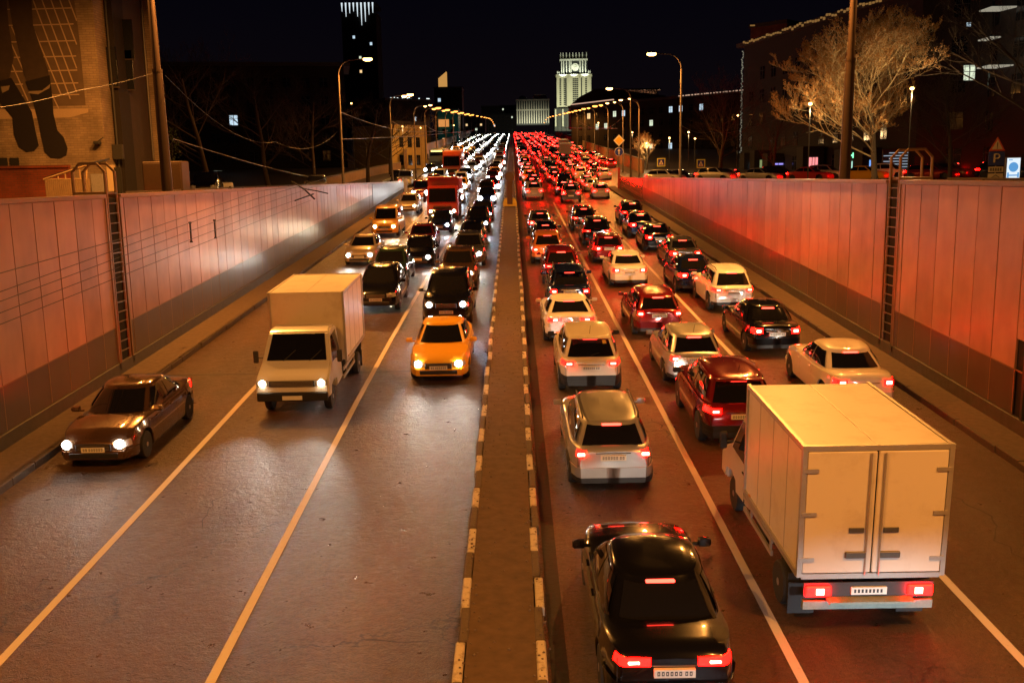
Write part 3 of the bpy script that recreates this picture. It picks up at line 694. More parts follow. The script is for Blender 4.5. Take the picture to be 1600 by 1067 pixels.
    if 'sunroof' in extras:
        def sr():
            q = MB(); T = [i+k/8 for i in range(4) for k in range(8)]; tp = [s.gh(t_, 1) for t_ in T]; c = sum(tp, Vector())/len(tp)
            q.loft([[(c.x+(p.x-c.x)*a_, c.y+.12+(p.y-c.y)*(1-(1-a_)*.8)*.78, p.z+dz+.022) for p in tp] for a_, dz in ((.80, .060), (.6, .078), (.25, .089))], True, True); return q.mesh('glass_roof', GLASS, 60)
        link('glass_roof', cached(('sr', ty), sr), t)
    if 'antenna' in extras:
        q = MB(); p = s.gh(2.5, 1); q.tube([(0, p.y+.12, s.H-.02), (0, p.y-.10, s.H+.26)], .006, 5); q.build('antenna', PLAS, t)
    if 'taxi' in extras:
        q = MB(); q.rbox((-.26, -.12, s.H+.012), (.26, .06, s.H+.15), .02, 0); sg = q.build('taxi_sign', TAXIL, t, 30)
    if 'sticker' in extras:
        mb = patch(s, 2.80, 2.89, .70, .88, .013, 2); mb.build('sticker', mat('yellow_sticker', (.75, .5, .08), .6, var=0), t)
    if 'wiper' in extras:
        mb = MB(); a = s.gh(2.5, .16); b = s.gh(2.68, .28); mb.tube([a+Vector((0,-.025,0)), b+Vector((0,-.025,0))], .009, 5); mb.build('rear_wiper', PLAS, t)
    return t

# ---------------- vehicles one can tell apart
LMAP = {}
def right_car(px, py, ty, col, label, cat='car', **k):
    p = G(px, py); L = TYPES[ty]['L']; y = p.y+L/2
    return make_car(k.pop('name', {'suv': 'suv_car', 'bigsuv': 'suv_car', 'van': 'van', 'sedan': 'sedan_car', 'coupe': 'sedan_car', 'hatch': 'hatchback_car', 'wagon': 'estate_car'}[ty]), label, cat, ty, col, (p.x, y, road_z(y)), False, **k)
def left_car(px, py, ty, col, label, cat='car', **k):
    p = G(px, py); L = TYPES[ty]['L']; y = p.y+L/2
    return make_car(k.pop('name', {'suv': 'suv_car', 'bigsuv': 'suv_car', 'van': 'van', 'sedan': 'sedan_car', 'coupe': 'sedan_car', 'hatch': 'hatchback_car', 'wagon': 'estate_car'}[ty]), label, cat, ty, col, (p.x, y, road_z(y)), True, **k)
GR = 'cars with red tail lamps driving away'
GL = 'cars with white headlights coming closer'
B = 110
right_car(1052, 1128, 'sedan', 'black', 'glossy black car cut by the bottom edge, dark rear window and wide red lamps', group=GR, beam=B, lampstyle='wide')
right_car(958, 772, 'wagon', 'silver', 'silver estate car between the glossy black car and the cream crossover', group=GR, beam=B, lampstyle='tall', extras=('rails',))
right_car(924, 618, 'suv', 'cream', 'cream crossover with dark lower cladding and yellow sticker in its rear window', group=GR, beam=B, lampstyle='suv', extras=('clad', 'antenna', 'sticker', 'wiper', 'spoiler'))
right_car(893, 538, 'coupe', 'white', 'low white coupe with a dark rear window, directly ahead of the cream crossover', group=GR, beam=B, lampstyle='wide')
right_car(891, 487, 'suv', 'dark_blue', 'dark hatchback with roof rails and a white number plate, just ahead of the white coupe', group=GR, beam=B, lampstyle='small', extras=('rails', 'spoiler'))
right_car(878, 447, 'suv', 'dark_red', 'dark red hatchback second ahead of the white coupe, its brake bar glowing', group=GR, beam=B)
right_car(856, 414, 'suv', 'orange', 'white crossover, orange light painted on, behind two dark cars, beside the median', group=GR, beam=B, lampstyle='small', extras=('spoiler',))
right_car(853, 388, 'hatch', 'black', 'black hatchback directly ahead of the orange lit crossover beside the median', group=GR, beam=B)
right_car(845, 367, 'sedan', 'grey', 'dark saloon, second ahead of the orange lit crossover beside the median', group=GR, beam=0)
# middle lane
right_car(1158, 702, 'suv', 'dark_red', 'glossy dark red crossover half hidden by the box truck', group=GR, beam=B, lampstyle='suv', extras=('clad', 'spoiler', 'antenna'))
right_car(1088, 604, 'hatch', 'silver', 'silver hatchback with a black tailgate and a bright brake bar, behind the dark red crossover', group=GR, beam=B, lampstyle='small', extras=('antenna',))
right_car(1030, 528, 'wagon', 'dark_red', 'dark red estate with a silver bumper in the middle lane, left of the white crossover', group=GR, beam=B, lampstyle='tall')
right_car(984, 450, 'sedan', 'white', 'white saloon in the middle lane beside the orange lane line', group=GR, beam=B, lampstyle='std')
right_car(952, 412, 'hatch', 'dark_red', 'red hatchback directly ahead of the white middle lane saloon', group=GR, beam=B)
right_car(934, 385, 'suv', 'black', 'black crossover second ahead of the white middle lane saloon', group=GR, beam=B)
right_car(913, 362, 'suv', 'brown', 'brown crossover third ahead of the white middle lane saloon', group=GR, beam=0)
# right lane
right_car(1350, 646, 'sedan', 'cream', 'cream saloon beside the right kerb, partly behind the roof of the box truck', group=GR, beam=B, lampstyle='std')
right_car(1213, 556, 'sedan', 'black', 'long black saloon with bright tail lamps in the right lane, behind the white crossover', group=GR, beam=B, lampstyle='std')
right_car(1146, 489, 'suv', 'white', 'white crossover with roof rails in the right lane, ahead of a long black saloon', group=GR, beam=B, lampstyle='suv', extras=('rails', 'wiper'))
right_car(1090, 459, 'sedan', 'dark_blue', 'dark blue saloon directly ahead of the white crossover in the right lane', group=GR, beam=B)
right_car(1072, 421, 'sedan', 'grey', 'grey saloon second ahead of the white crossover in the right lane', group=GR, beam=B)
right_car(1031, 393, 'sedan', 'black', 'black saloon third ahead of the white crossover in the right lane', group=GR, beam=B)
right_car(1004, 371, 'sedan', 'dark_blue', 'dark saloon, fourth ahead of the white crossover in the right lane', group=GR, beam=0)
right_car(989, 352, 'suv', 'black', 'black crossover, fifth ahead of the white crossover in the right lane', group=GR, beam=0)
# oncoming: beside the median
left_car(686, 600, 'sedan', 'yellow', 'yellow taxi with a black windscreen, nearest oncoming car beside the median', 'taxi', name='taxi', group=GL, head='w', beam=147)
left_car(698, 512, 'bigsuv', 'black', 'big black off-roader with two blue white headlights close behind the yellow taxi', group=GL, head='b', beam=175)
left_car(715, 453, 'suv', 'brown', 'dark brown crossover behind the big black off-roader with blue white headlights', group=GL, head='y', beam=42)
left_car(732, 419, 'suv', 'grey', 'dark grey crossover second behind the big black off-roader, near the median', group=GL, head='w', beam=105)
left_car(737, 390, 'sedan', 'black', 'black saloon third behind the big black off-roader, near the median', group=GL, head='w')
left_car(746, 366, 'suv', 'black', 'black crossover with twin blue white headlights, fourth behind the off-roader', group=GL, head='b', beam=105)
left_car(753, 347, 'sedan', 'dark_blue', 'dark saloon with one headlight showing, fifth behind the off-roader', group=GL, head='b', beam=42)
# second lane
left_car(588, 490, 'suv', 'black', 'black crossover right behind the white box truck in the second lane', group=GL, head='off', beam=0)
left_car(606, 452, 'suv', 'green', 'dark green crossover with a pale bonnet, second behind the oncoming box truck', group=GL, head='w', beam=147)
left_car(652, 420, 'sedan', 'black', 'black saloon with a dazzling white headlight, beside the orange lane line', group=GL, head='w', beam=147)
left_car(657, 394, 'sedan', 'dark_red', 'dark red saloon directly behind the black saloon with the dazzling headlight', group=GL, head='w', beam=0)
left_car(686, 366, 'hatch', 'dark_blue', 'small dark blue car with violet headlights in front of the red dump truck', group=GL, head='b', beam=70)
# outer lane
left_car(150, 735, 'sedan', 'brown', 'dark brown saloon in the outer left lane, nearest to the viewer by the wall', group=GL, head='w', beam=140)
left_car(562, 416, 'sedan', 'beige', 'tan saloon in the outer lane close to the left wall, ahead of the yellow van', group=GL, head='w', beam=120, extras=('wide',))
left_car(601, 371, 'van', 'yellow', 'yellow taxi van in the outer lane close to the left wall', 'taxi', name='taxi_van', group=GL, head='y', beam=150, extras=('wide',))
left_car(637, 336, 'suv', 'beige', 'beige crossover behind the yellow taxi van, left of the red dump truck', group=GL, head='y', beam=0)
# cars below the viewpoint, out of the picture: their headlights light the tails in front
make_car('hatchback_car', 'grey hatchback under the viewpoint, following the box truck', 'car', 'hatch', 'grey', (5.5, 5.6, road_z(5.6)), False, head='b', beam=900, group=GR)
make_car('hatchback_car', 'silver hatchback under the viewpoint, following the black car', 'car', 'hatch', 'silver', (2.2, 3.0, road_z(3.0)), False, head='b', beam=420, group=GR)
# ================================================================== STREET LAMPS
BULB = emis('sodium_bulb', (1.0, .50, .14), 14.0, False); BULBF = emis('sodium_bulb_far', (1.0, .34, .06), 5.0, False)
def lamp_meshes():
    h = 10.0; m = MB(); m.tube([(0, 0, 0), (0, 0, 1.4), (0, 0, 1.45), (0, 0, h-1.2)], [.125, .115, .095, .075], 10); pole = m.mesh('pole', POLEG, 50)
    pts = [(0, 0, h-1.25)]+[(2.3*(1-math.cos(a)), 0, h-1.2+1.15*math.sin(a)) for a in [PI/2*k/8 for k in range(1, 8)]]+[(2.0, 0, h-.06), (2.3, 0, h-.05)]
    pts = [(0, 0, h-1.25)]+[(1.05*(1-math.cos(PI/2*k/8)), 0, h-1.2+1.1*math.sin(PI/2*k/8)) for k in range(1, 9)]+[(1.6, 0, h-.06), (2.15, 0, h-.02)]
    m = MB(); m.tube(pts, .038, 8); arm = m.mesh('arm', POLEG, 50)
    m = MB(); m.loft([[(x, y*w_, z+h) for y, z in ((-.14, -.03), (-.09, .06), (0, .10), (.09, .06), (.14, -.03), (0, -.05))] for x, w_, in ((1.95, .5), (2.05, 1), (2.45, 1), (2.62, .6))]); head = m.mesh('lamp_head', mat('lamp_housing', (.22, .2, .18), .5, .3, var=.1), 50)
    m = MB(); m.loft([[(x, y*w_, h-.05+z*w_) for y, z in ((-.12, .02), (-.09, -.07), (0, -.12), (.09, -.07), (.12, .02))] for x, w_ in ((2.05, .6), (2.15, 1), (2.38, 1), (2.50, .6))]); return pole, arm, head, m
LP, LA, LH, _bm = lamp_meshes(); LB = _bm.mesh('bulb', BULB, 50); LBF = _bm.mesh('bulb', BULBF, 50)
def Y_BIG(y): return 60 < y < 110
def street_lamp(x, y, side, label, group, watts=0, lean=(0, 0), scale=1, zb=None, two=False, far=False):
    t = thing('street_lamp', label, 'street lamp', (x, y, side_z(y) if zb is None else zb), (lean[0], lean[1], 0 if side < 0 else PI), group)
    t.scale = (scale,)*3
    link('pole', LP, t)
    for k in range(2 if two else 1):
        a = link('arm', LA, t); hd = link('lamp_head', LH, t); b = link('bulb', LBF if far else LB, hd)
        if Y_BIG(y): b.scale = (1.5, 1.5, 1.5); b.location = (2.28*-.5, 0, 9.9*-.5)
        if far: b.scale = (1.9, 1.9, 1.9); b.location = (2.28*-.9, 0, 9.9*-.9)
        if k:
            for o in (a, hd): o.rotation_euler = (0, 0, .9); 
        if watts: l = lamp('sodium_light', hd, (2.28, 0, 9.78), watts, SOD, 'AREA', .4)
    return t
GLm = 'street lamps in a row along the left side of the avenue'; GRm = 'street lamps in a row along the right side of the avenue'
street_lamp(-13.05, 75, -1, 'tall curved street lamp above the far part of the left wall, apart from the others', GLm, LAMP_W, (0, 0))
street_lamp(12.9, 75, 1, 'tall curved street lamp with the brightest bulb, right of the yellow diamond sign', GRm, LAMP_W)
ORD = ['first', 'second', 'third', 'fourth', 'fifth', 'sixth', 'seventh', 'eighth', 'ninth', 'tenth', 'eleventh', 'twelfth', 'thirteenth', 'fourteenth', 'fifteenth', 'sixteenth', 'seventeenth', 'eighteenth', 'nineteenth', 'twentieth']
def ordw(n):
    if n <= 20: return ORD[n-1]
    tens = ['', '', 'twenty', 'thirty', 'forty', 'fifty', 'sixty'][n//10]
    return tens+'-'+ORD[n % 10-1] if n % 10 else {'twenty': 'twentieth', 'thirty': 'thirtieth', 'forty': 'fortieth', 'fifty': 'fiftieth'}[tens]
for i, Y in enumerate([107, 133, 159, 183, 211, 240, 275, 309, 357, 410, 463, 510, 563, 605, 656, 705, 750, 790]):
    x = -13.2 if Y < 140 else -14.0-(Y-140)*.003
    street_lamp(x, Y, -1, '%s sodium lamp behind the tall left wall lamp, counting into the distance' % ordw(i+1), GLm, LAMP_W*.36 if Y < 300 else 0, two=Y > 100 and Y < 320, far=Y > 150)
for i, Y in enumerate([104, 122, 143, 170, 205, 240, 280, 320, 365, 415, 470, 530, 600, 670, 740]):
    x = 12.6+max(0, Y-100)*.0
    if Y > 110: x = 15.6+(Y-110)*.018
    street_lamp(x, Y, 1, '%s sodium lamp behind the brightest one, counting along the right side' % ordw(i+1), GRm, LAMP_W*.36 if Y < 300 else 0, two=Y > 115 and Y < 330, far=Y > 150)
# tall painted posts that carry the lamps above the picture, and their fellows behind the camera
def big_post(x, y, side, lean, label, loc='out'):
    t = thing('lamp_post', label, 'lamp post', (x, y, GZ), (lean[0], lean[1], 0 if side < 0 else PI), 'thick brown lamp posts' )
    m = MB(); m.tube([(0,0,0), (0,0,3.0), (0,0,5.1), (0,0,5.12), (0,0,9.8)], [.21, .19, .175, .14, .11], 14); m.build('pole', POLEM, t, 50)
    m = MB(); m.tube([(0,0,5.06), (0,0,5.16)], .19, 14); m.tube([(0,0,.0), (0,0,.5)], .27, 14); m.build('collar', POLEM, t, 50)
    for sd in (0, PI):  # outward arm and lamp added, unseen, to brighten the building and roadside
        a = link('arm', LA, t); hd = link('lamp_head', LH, t); link('bulb', LB, hd); lamp('sodium_light', hd, (2.28, 0, 9.75), LAMP_W*(1.45 if sd == 0 else .42), SOD, 'AREA', .4)
        a.rotation_euler = hd.rotation_euler = (0, 0, sd)
    return t
pl = W(262, 295, 36.5); pr = W(1319, 279, 37)
big_post(pl.x, 36.5, -1, (0, -.010), 'thick brown post rising out of the picture in front of the brick building')
big_post(pr.x, 37, 1, (0, -.012), 'thick brown post rising out of the picture in front of the lit bare tree')
big_post(-13.3, 2, -1, (0, 0), 'thick brown post behind the viewpoint on the left side')
big_post(13.3, 2, 1, (0, 0), 'thick brown post behind the viewpoint on the right side')
# ================================================================== TRUCKS AND BUSES
def prof_body(profile, Wd, tumb, z0, bev, mats=0):
    """side profile (y, z) across the width; above z0 the sides lean in by tumb per metre"""
    mb = MB(); xs = lambda z, sd: sd*(Wd/2-max(0, z-z0)*tumb)
    mb.loft([[(xs(z, -1), y, z) for y, z in profile], [(xs(z, 1), y, z) for y, z in profile]], True, True, mats); return mb
def bevmesh(mb, name, mats, wd=.05, seg=2):
    me = mb.mesh(name, mats); bm = bmesh.new(); bm.from_mesh(me)
    bmesh.ops.bevel(bm, geom=[e for e in bm.edges if e.calc_face_angle(0) > .35], offset=wd, segments=seg, affect='EDGES', clamp_overlap=True)
    bm.to_mesh(me); bm.free()
    for p in me.polygons: p.use_smooth = True
    me.set_sharp_from_angle(angle=math.radians(35)); return me
TRW = worn('truck_box_white', (.70, .64, .54), (.50, .42, .32), 1.6, .30, .62, .42, .06)
TRC = mat('truck_cab_white', (.62, .60, .57), .3, coat=1, var=.05)
ALU = mat('truck_rail_alu', (.5, .47, .42), .4, .6, var=.1)
CHAS = mat('chassis_black', (.03, .028, .026), .6, bump=.2, var=.3)
TEAL = mat('lift_frame', (.22, .26, .22), .5, .2, var=.3)
def box_truck(label, pos, rev, boxm, head=None, beam=0, tail=True):
    th = math.atan(SLOPE); t = thing('box_truck', label, 'truck', pos, ((-th if rev else th), 0, PI if rev else 0))
    w2, y0, y1, z0, z1 = 1.04, -2.8, .50, .98, 2.94
    m = MB(); m.rbox((-w2, y0+.05, z0), (w2, y1, z1), .02); box = m.build('cargo_box', boxm, t, 30)
    m = MB()      # frame rails of the box
    for sx in (-1, 1):
        m.box((sx*w2-.035, y0-.015, z0-.03), (sx*w2+.035, y0+.06, z1+.02)); m.box((sx*w2-.03, y1-.04, z0-.02), (sx*w2+.03, y1+.03, z1+.015))
        m.box((sx*w2-.03, y0+.06, z1-.05), (sx*w2+.025, y1-.04, z1+.018)); m.box((sx*w2-.03, y0+.06, z0-.05), (sx*w2+.03, y1-.04, z0+.04))
    m.box((-w2+.035, y0-.01, z1-.06), (w2-.035, y0+.06, z1+.018)); m.box((-w2+.035, y0-.01, z0-.06), (w2-.035, y0+.06, z0+.02))
    m.box((-.008, y0+.07, z1), (.008, y1-.04, z1+.006)); m.build('box_frame', ALU, box)
    m = MB(); m.box((-w2+.036, y0+.02, z0+.022), (w2-.036, y0+.045, z1-.062)); m.build('door_seal', RUB, box)
    m = MB()
    for sx in (-1, 1):
        m = MB(); m.box((min(sx*w2, sx*(w2+.004)), y0+.07, z1-.10), (max(sx*w2, sx*(w2+.004)), y1-.05, z1-.085))
        for k in range(1, 4): m.box((min(sx*w2, sx*(w2+.004)), y0+k*.82-.01, z0+.05), (max(sx*w2, sx*(w2+.004)), y0+k*.82+.01, z1-.06))
        for k in range(22):
            yy = y0+.12+k*.142; m.cbox((sx*(w2+.026), yy, z1-.02), (.006, .016, .016)); m.cbox((sx*(w2+.031), yy, z0-.0), (.006, .016, .016))
        m.build('seam_strip', mat('seam_alu', (.40, .36, .30), .5, .4, var=.2), box)
    for sx in (-1, 1):
        m = MB(); m.rbox((sx*(w2+.002)-.012 if sx > 0 else -w2-.022, .1, z0+.02), (w2+.022 if sx > 0 else -w2+.01, .2, z0+.06), .004); m.build('side_marker', mat('amber_lens_off', (.5, .2, .02), .3, var=0), box)
        m = MB(); m.box((sx*.83-.20, -2.30, .10), (sx*.83+.20, -2.285, .62)); m.build('mud_flap', RUB, t)
    for sx in (-1, 1):
        m = MB(); a, b = sorted((sx*.012, sx*(w2-.04))); m.rbox((a, y0-.012, z0+.03), (b, y0+.04, z1-.07), .012)
        d = m.build('rear_door', boxm, box, 30)
        m = MB()
        for xx in (sx*.10,): m.tube([(xx, y0-.035, z0+.0), (xx, y0-.035, z1-.09)], .013, 6)
        m.build('lock_bar', ALU, d)
        for zz in (z0+.25, z0+.95, z1-.35):
            m = MB(); m.box((sx*(w2-.20) if sx > 0 else -w2-.01, y0-.03, zz-.03), (w2+.01 if sx > 0 else -(w2-.20), y0-.014, zz+.03))
            m.build('hinge', ALU, d)
        m = MB(); a, b = sorted((sx*.10, sx*.40)); m.rbox((a, y0-.05, z0+.27), (b, y0-.015, z0+.37), .01); m.build('latch', mat('latch_steel', (.12,.11,.09), .5, .5), d); m = MB(); a, b = sorted((sx*.14, sx*.36)); m.rbox((a, y0-.03, z0+.66), (b, y0-.013, z0+.74), .006); m.build('latch', mat('latch_steel', (.12,.11,.09), .5, .5), d)
    # chassis
    m = MB()
    for sx in (-.40, .40): m.box((sx-.04, y0+.1, .62), (sx+.04, 2.3, .80))
    for yy in (-2.5, -1.6, -.7, .2): m.box((-.36, yy-.04, .64), (.36, yy+.04, .78)); 
    for yy in (-2.6, -1.9, -1.1, -.3, .4): m.box((-.95, yy-.03, .80), (.95, yy+.03, .928))
    m.box((.55, -.75, .42), (.95, .15, .78)); m.box((-.93, -.6, .45), (-.55, .0, .75)); m.build('chassis', CHAS, t)
    for sx in (-1, 1):
        m = MB(); 
        for zz in (.50, .72): m.box((sx*.98-.02, -1.15, zz), (sx*.98+.02, .75, zz+.08))
        m.box((sx*.98-.015, -1.1, .58), (sx*.98+.015, -1.04, .93)); m.box((sx*.98-.015, .2, .58), (sx*.98+.015, .26, .93)); m.build('side_guard', ALU, t)
    r = .34; wm = cached(('twheel', r), lambda: wheel_mesh(r, .19)); rm = cached(('trim', r), lambda: rim_mesh(r, .19))
    for y, xs_ in ((-1.72, (.72, .93)), (1.98, (.80,))):
        for xx in xs_:
            for sx in (-1, 1): o = link('wheel', wm, t); o.location = (sx*xx, y, r); link('rim', rm, o)
    m = MB()
    for sx in (-1, 1): m.tube([(sx*.83, -1.72+.44*math.cos(a), .34+.44*math.sin(a)) for a in [PI*k/8 for k in range(9)]], .05, 6); m.box((sx*.83-.19, -2.24, .22), (sx*.83+.19, -2.22, .74))
    m.build('mudguard', CHAS, t)
    # rear bar, lamps, plate
    m = MB(); m.box((-.95, y0+.02, .42), (.95, y0+.10, .55)); m.box((-.42, y0+.1, .48), (-.34, y0+.3, .8)); m.box((.34, y0+.1, .48), (.42, y0+.3, .8)); m.box((-.62, y0-.16, .585), (.62, y0+.02, .62)); m.build('rear_bar', TEAL, t)
    m = MB(); m.box((-.95, y0+.03, .60), (.95, y0+.06, .84)); m.build('lamp_board', CHAS, t)
    for sx in (-1, 1):
        a, b = sorted((sx*.56, sx*.93)); m = MB(); m.rbox((a, y0-.02, .64), (b, y0+.028, .80), .012, 0)
        o = m.build('tail_lamp', TL_ON if tail else TL_DIM, t)
        if tail: m = MB(); a, b = sorted((sx*.66, sx*.78)); m.rbox((a, y0-.032, .67), (b, y0-.018, .77), .008); m.build('bulb', TL_CORE, o)
    m = MB(); m.box((-.26, y0-.008, .66), (.26, y0+.028, .775), 0)
    for k in range(8): m.box((-.22+k*.055, y0-.012, .69), (-.19+k*.055, y0-.008, .745), 1)
    m.build('number_plate', [PLATE, PLTXT], t)
    # cab
    prof = [(.62, .55), (.62, 1.95), (.78, 2.10), (1.35, 2.13), (1.62, 2.04), (2.10, 1.34), (2.62, 1.12), (2.80, .98), (2.82, .52), (2.40, .50), (2.34, .72), (1.98, .80), (1.62, .72), (1.56, .50)]
    cab = link('cab', bevmesh(prof_body(prof, 1.92, .16, 1.15, .05), 'cab', TRC, .045), t)
    def xs(z): return .96-max(0, z-1.15)*.16+.004
    for sx in (-1, 1):
        q = [(.86, 1.28), (1.98, 1.30), (1.62, 1.92), (.90, 1.96)]; m = MB(); m.loft([[(sx*(xs(z)+o_), y, z) for y, z in q] for o_ in (-.01, .004)]); m.build('side_window', GLASS, cab)
        m = MB(); m.box((min(sx*.97, sx*.99), .80, .62), (max(sx*.97, sx*.99), .808, 1.25)); m.box((min(sx*.97, sx*.985), .88, 1.12), (max(sx*.97, sx*.985), 1.02, 1.15)); m.build('door_handle', DARK, cab)
        m = MB(); m.rbox((min(sx*1.06, sx*1.20), 1.92, 1.28), (max(sx*1.06, sx*1.20), 1.98, 1.62), .02); m.tube([(sx*.93, 1.95, 1.42), (sx*1.08, 1.95, 1.42)], .015, 5); m.build('mirror', CHAS, cab)
        m = MB(); a, b = sorted((sx*.62, sx*.92)); m.rbox((a, 2.79, .86), (b, 2.84, 1.02), .015)
        o = m.build('headlight', HL_GL, cab); m = MB(); m.lathe([(0, 2.865), (.06, 2.865), (.085, 2.85), (.085, 2.82), (0, 2.82)], 14, 'y', (sx*.77, 0, .94)); hb = m.build('headlight_bulb', head or HL_GL, o)
        if beam: lamp('headlight_beam', hb, (sx*.77, 2.93, .94), beam, (1, .93, .82), 'SPOT', .06, (math.radians(79), 0, 0), 46, 1.0)
    m = MB(); a = (1.635, 2.0); b = (2.085, 1.365); nx, nz = .012, .012
    m.loft([[(-.70, a[0]+k, a[1]+k), (.70, a[0]+k, a[1]+k), (.80, b[0]+k, b[1]+k), (-.80, b[0]+k, b[1]+k)] for k in (-.01, .014)]); m.build('windscreen', GLASS, cab)
    for sx in (-.35, .35): m = MB(); m.tube([(sx, 2.13, 1.37), (sx-.3, 1.93, 1.62)], .010, 5); m.build('wiper', PLAS, cab)
    m = MB(); m.box((-.26, 2.882, .50), (.26, 2.892, .61)); m.build('number_plate', PLATE, cab)
    m = MB()
    for k in range(4): m.box((-.56, 2.846, .862+k*.034), (.56, 2.856, .876+k*.034))
    m.build('grille_slat', CHR, cab)
    m = MB(); m.rbox((-.60, 2.80, .84), (.60, 2.845, 1.0), .01, 0); m.rbox((-.93, 2.80, .46), (.93, 2.88, .70), .02, 0); m.build('front_bumper', PLAS, cab)
    return t
p = G(1353, 992); box_truck('white box truck with closed rear doors, filling the right foreground', (p.x, p.y+2.8, road_z(p.y+2.8)), False, TRW)
p = G(460, 652); box_truck('white box truck with bright headlights driving towards the viewer in the second left lane', (p.x, p.y+2.8, road_z(p.y+2.8)), True, TRW, HL_Y, 200, False)
def heavy(name, label, cat, pos, rev, cabm, H, bodyspec, Wd=2.5, head=HL_Y, cabL=2.0, tot=8.0, beam=0, yaw=0, sign=None):
    th = math.atan(SLOPE); t = thing(name, label, cat, pos, ((-th if rev else th), 0, (PI if rev else 0)+yaw)); h = tot/2
    prof = [(h-cabL, .6), (h-cabL, H-.1), (h-cabL+.2, H), (h-.45, H), (h-.08, H*.52), (h, H*.45), (h, .45), (h-cabL, .45)] if name != 'bus' else [(-h, .4), (-h, H-.1), (-h+.1, H), (h-.3, H), (h-.02, H*.5), (h, .4)]
    cab = link('cab' if name != 'bus' else 'bus_body', bevmesh(prof_body(prof, Wd, .04, 1.5, .06), 'cab', cabm, .06), t)
    y_top, z_top = h-.42, H-.12
    a = (h-.42, H-.18) if name != 'bus' else (h-.26, H-.35); b = (h-.10, H*.56) if name != 'bus' else (h-.04, H*.45)
    m = MB(); m.loft([[(-Wd*.42, a[0]+k, a[1]), (Wd*.42, a[0]+k, a[1]), (Wd*.44, b[0]+k, b[1]), (-Wd*.44, b[0]+k, b[1])] for k in (-.02, .03)]); m.build('windscreen', GLASS, cab)
    for sx in (-1, 1):
        if name == 'bus':
            for k in range(6):
                y_ = -h+.5+k*(tot-1.2)/6; m = MB(); m.box((min(sx*Wd*.47, sx*(Wd/2+.008)), y_, 1.45), (max(sx*Wd*.47, sx*(Wd/2+.008)), y_+(tot-1.2)/6-.12, H-.75)); m.build('side_window', GLASS, cab)
        else:
            m = MB(); m.box((min(sx*Wd*.45, sx*(Wd/2+.0)), h-1.35, H*.58), (max(sx*Wd*.45, sx*(Wd/2+.0)), h-.55, H-.3)); m.build('side_window', GLASS, cab)
        m = MB(); m.rbox((min(sx*(Wd/2+.08), sx*(Wd/2+.28)), h-.35, H*.55), (max(sx*(Wd/2+.08), sx*(Wd/2+.28)), h-.25, H*.82), .03); m.tube([(sx*Wd*.47, h-.3, H*.80), (sx*(Wd/2+.12), h-.3, H*.80)], .02, 5); m.build('mirror', CHAS, cab)
        m = MB(); m.rbox((sx*Wd*.38-.17, h-.03, .72), (sx*Wd*.38+.17, h+.04, .98), .03); o = m.build('headlight', HL_GL, t)
        m = MB(); m.lathe([(0, h+.06), (.07, h+.06), (.10, h+.04), (.10, h-.0), (0, h-.0)], 14, 'y', (sx*Wd*.38, 0, .85)); hb = m.build('headlight_bulb', head, o)
        if beam: lamp('headlight_beam', hb, (sx*Wd*.38, h+.15, .85), beam, (1, .9, .7), 'SPOT', .08, (math.radians(79), 0, 0), 50, .9)
    m = MB(); m.rbox((-Wd*.30, h-.02, .95), (Wd*.30, h+.02, H*.43), .01)
    for k in range(4): m.box((-Wd*.28, h+.02, 1.0+k*.09), (Wd*.28, h+.03, 1.03+k*.09))
    m.rbox((-Wd*.46, h-.04, .42), (Wd*.46, h+.08, .68), .03); m.build('grille', PLAS, t)
    wm = cached(('hw',), lambda: wheel_mesh(.48, .28)); rm = cached(('hr',), lambda: rim_mesh(.48, .28))
    for y in (h-1.3, -h+1.3, -h+2.5):
        if name == 'bus' and y == -h+2.5: continue
        for sx in (-1, 1): o = link('wheel', wm, t); o.location = (sx*(Wd/2-.18), y, .48); link('rim', rm, o)
    if bodyspec:
        bm_, zt, kind = bodyspec; m = MB(); y1 = h-cabL-.15
        if kind == 'box': m.rbox((-Wd/2-.03, -h, 1.0), (Wd/2+.03, y1, zt), .03); m.build('cargo_box', bm_, t)
        else:
            m.loft([[(-Wd/2*.8, y, 1.1), (-Wd/2-.03, y, 1.7), (-Wd/2-.03, y, zt), (-Wd/2+.03, y, zt), (-Wd/2+.05, y, 1.75), (Wd/2-.05, y, 1.75), (Wd/2-.03, y, zt), (Wd/2+.03, y, zt), (Wd/2+.03, y, 1.7), (Wd/2*.8, y, 1.1)] for y in (-h, y1)])
            m.box((-Wd/2-.03, y1, 1.1), (Wd/2+.03, y1+.08, zt+.25)); m.box((-Wd/2, y1+.08, zt+.17), (Wd/2, y1+.9, zt+.25)); m.build('dump_bed', bm_, t)
        m = MB(); m.box((-.45, -h+.1, .75), (.45, h-.5, 1.0)); m.build('chassis', CHAS, t)
    if sign:
        m = MB(); m.rbox((-Wd*.36, h-.33, H-.32), (Wd*.36, h-.16, H-.08), .02); m.build('route_display', sign, t)
    return t
TRED = mat('truck_red', (.36, .018, .012), .35, coat=.6, var=.1); TORG = mat('truck_orange', (.5, .12, .03), .4, coat=.5, var=.1); BUSG = mat('bus_green', (.06, .10, .09), .35, coat=.5, var=.1); BUSW = mat('bus_white', (.55, .54, .5), .35, coat=.4, var=.1)
ROUTE = emis('route_display_lit', (1.0, .62, .18), 3.0, False); ROUTEB = emis('route_display_blue', (.12, .10, 1.0), 6.0, False)
def at_road(px, py, dy=0): p = G(px, py); return (p.x, p.y+dy, road_z(p.y+dy))
heavy('dump_truck', 'red dump truck with warm headlights behind the small dark blue car', 'truck', at_road(692, 347, 3.6), True, TRED, 2.75, (TRED, 3.15, 'bed'), 2.4, HL_Y, 1.9, 7.2, 200)
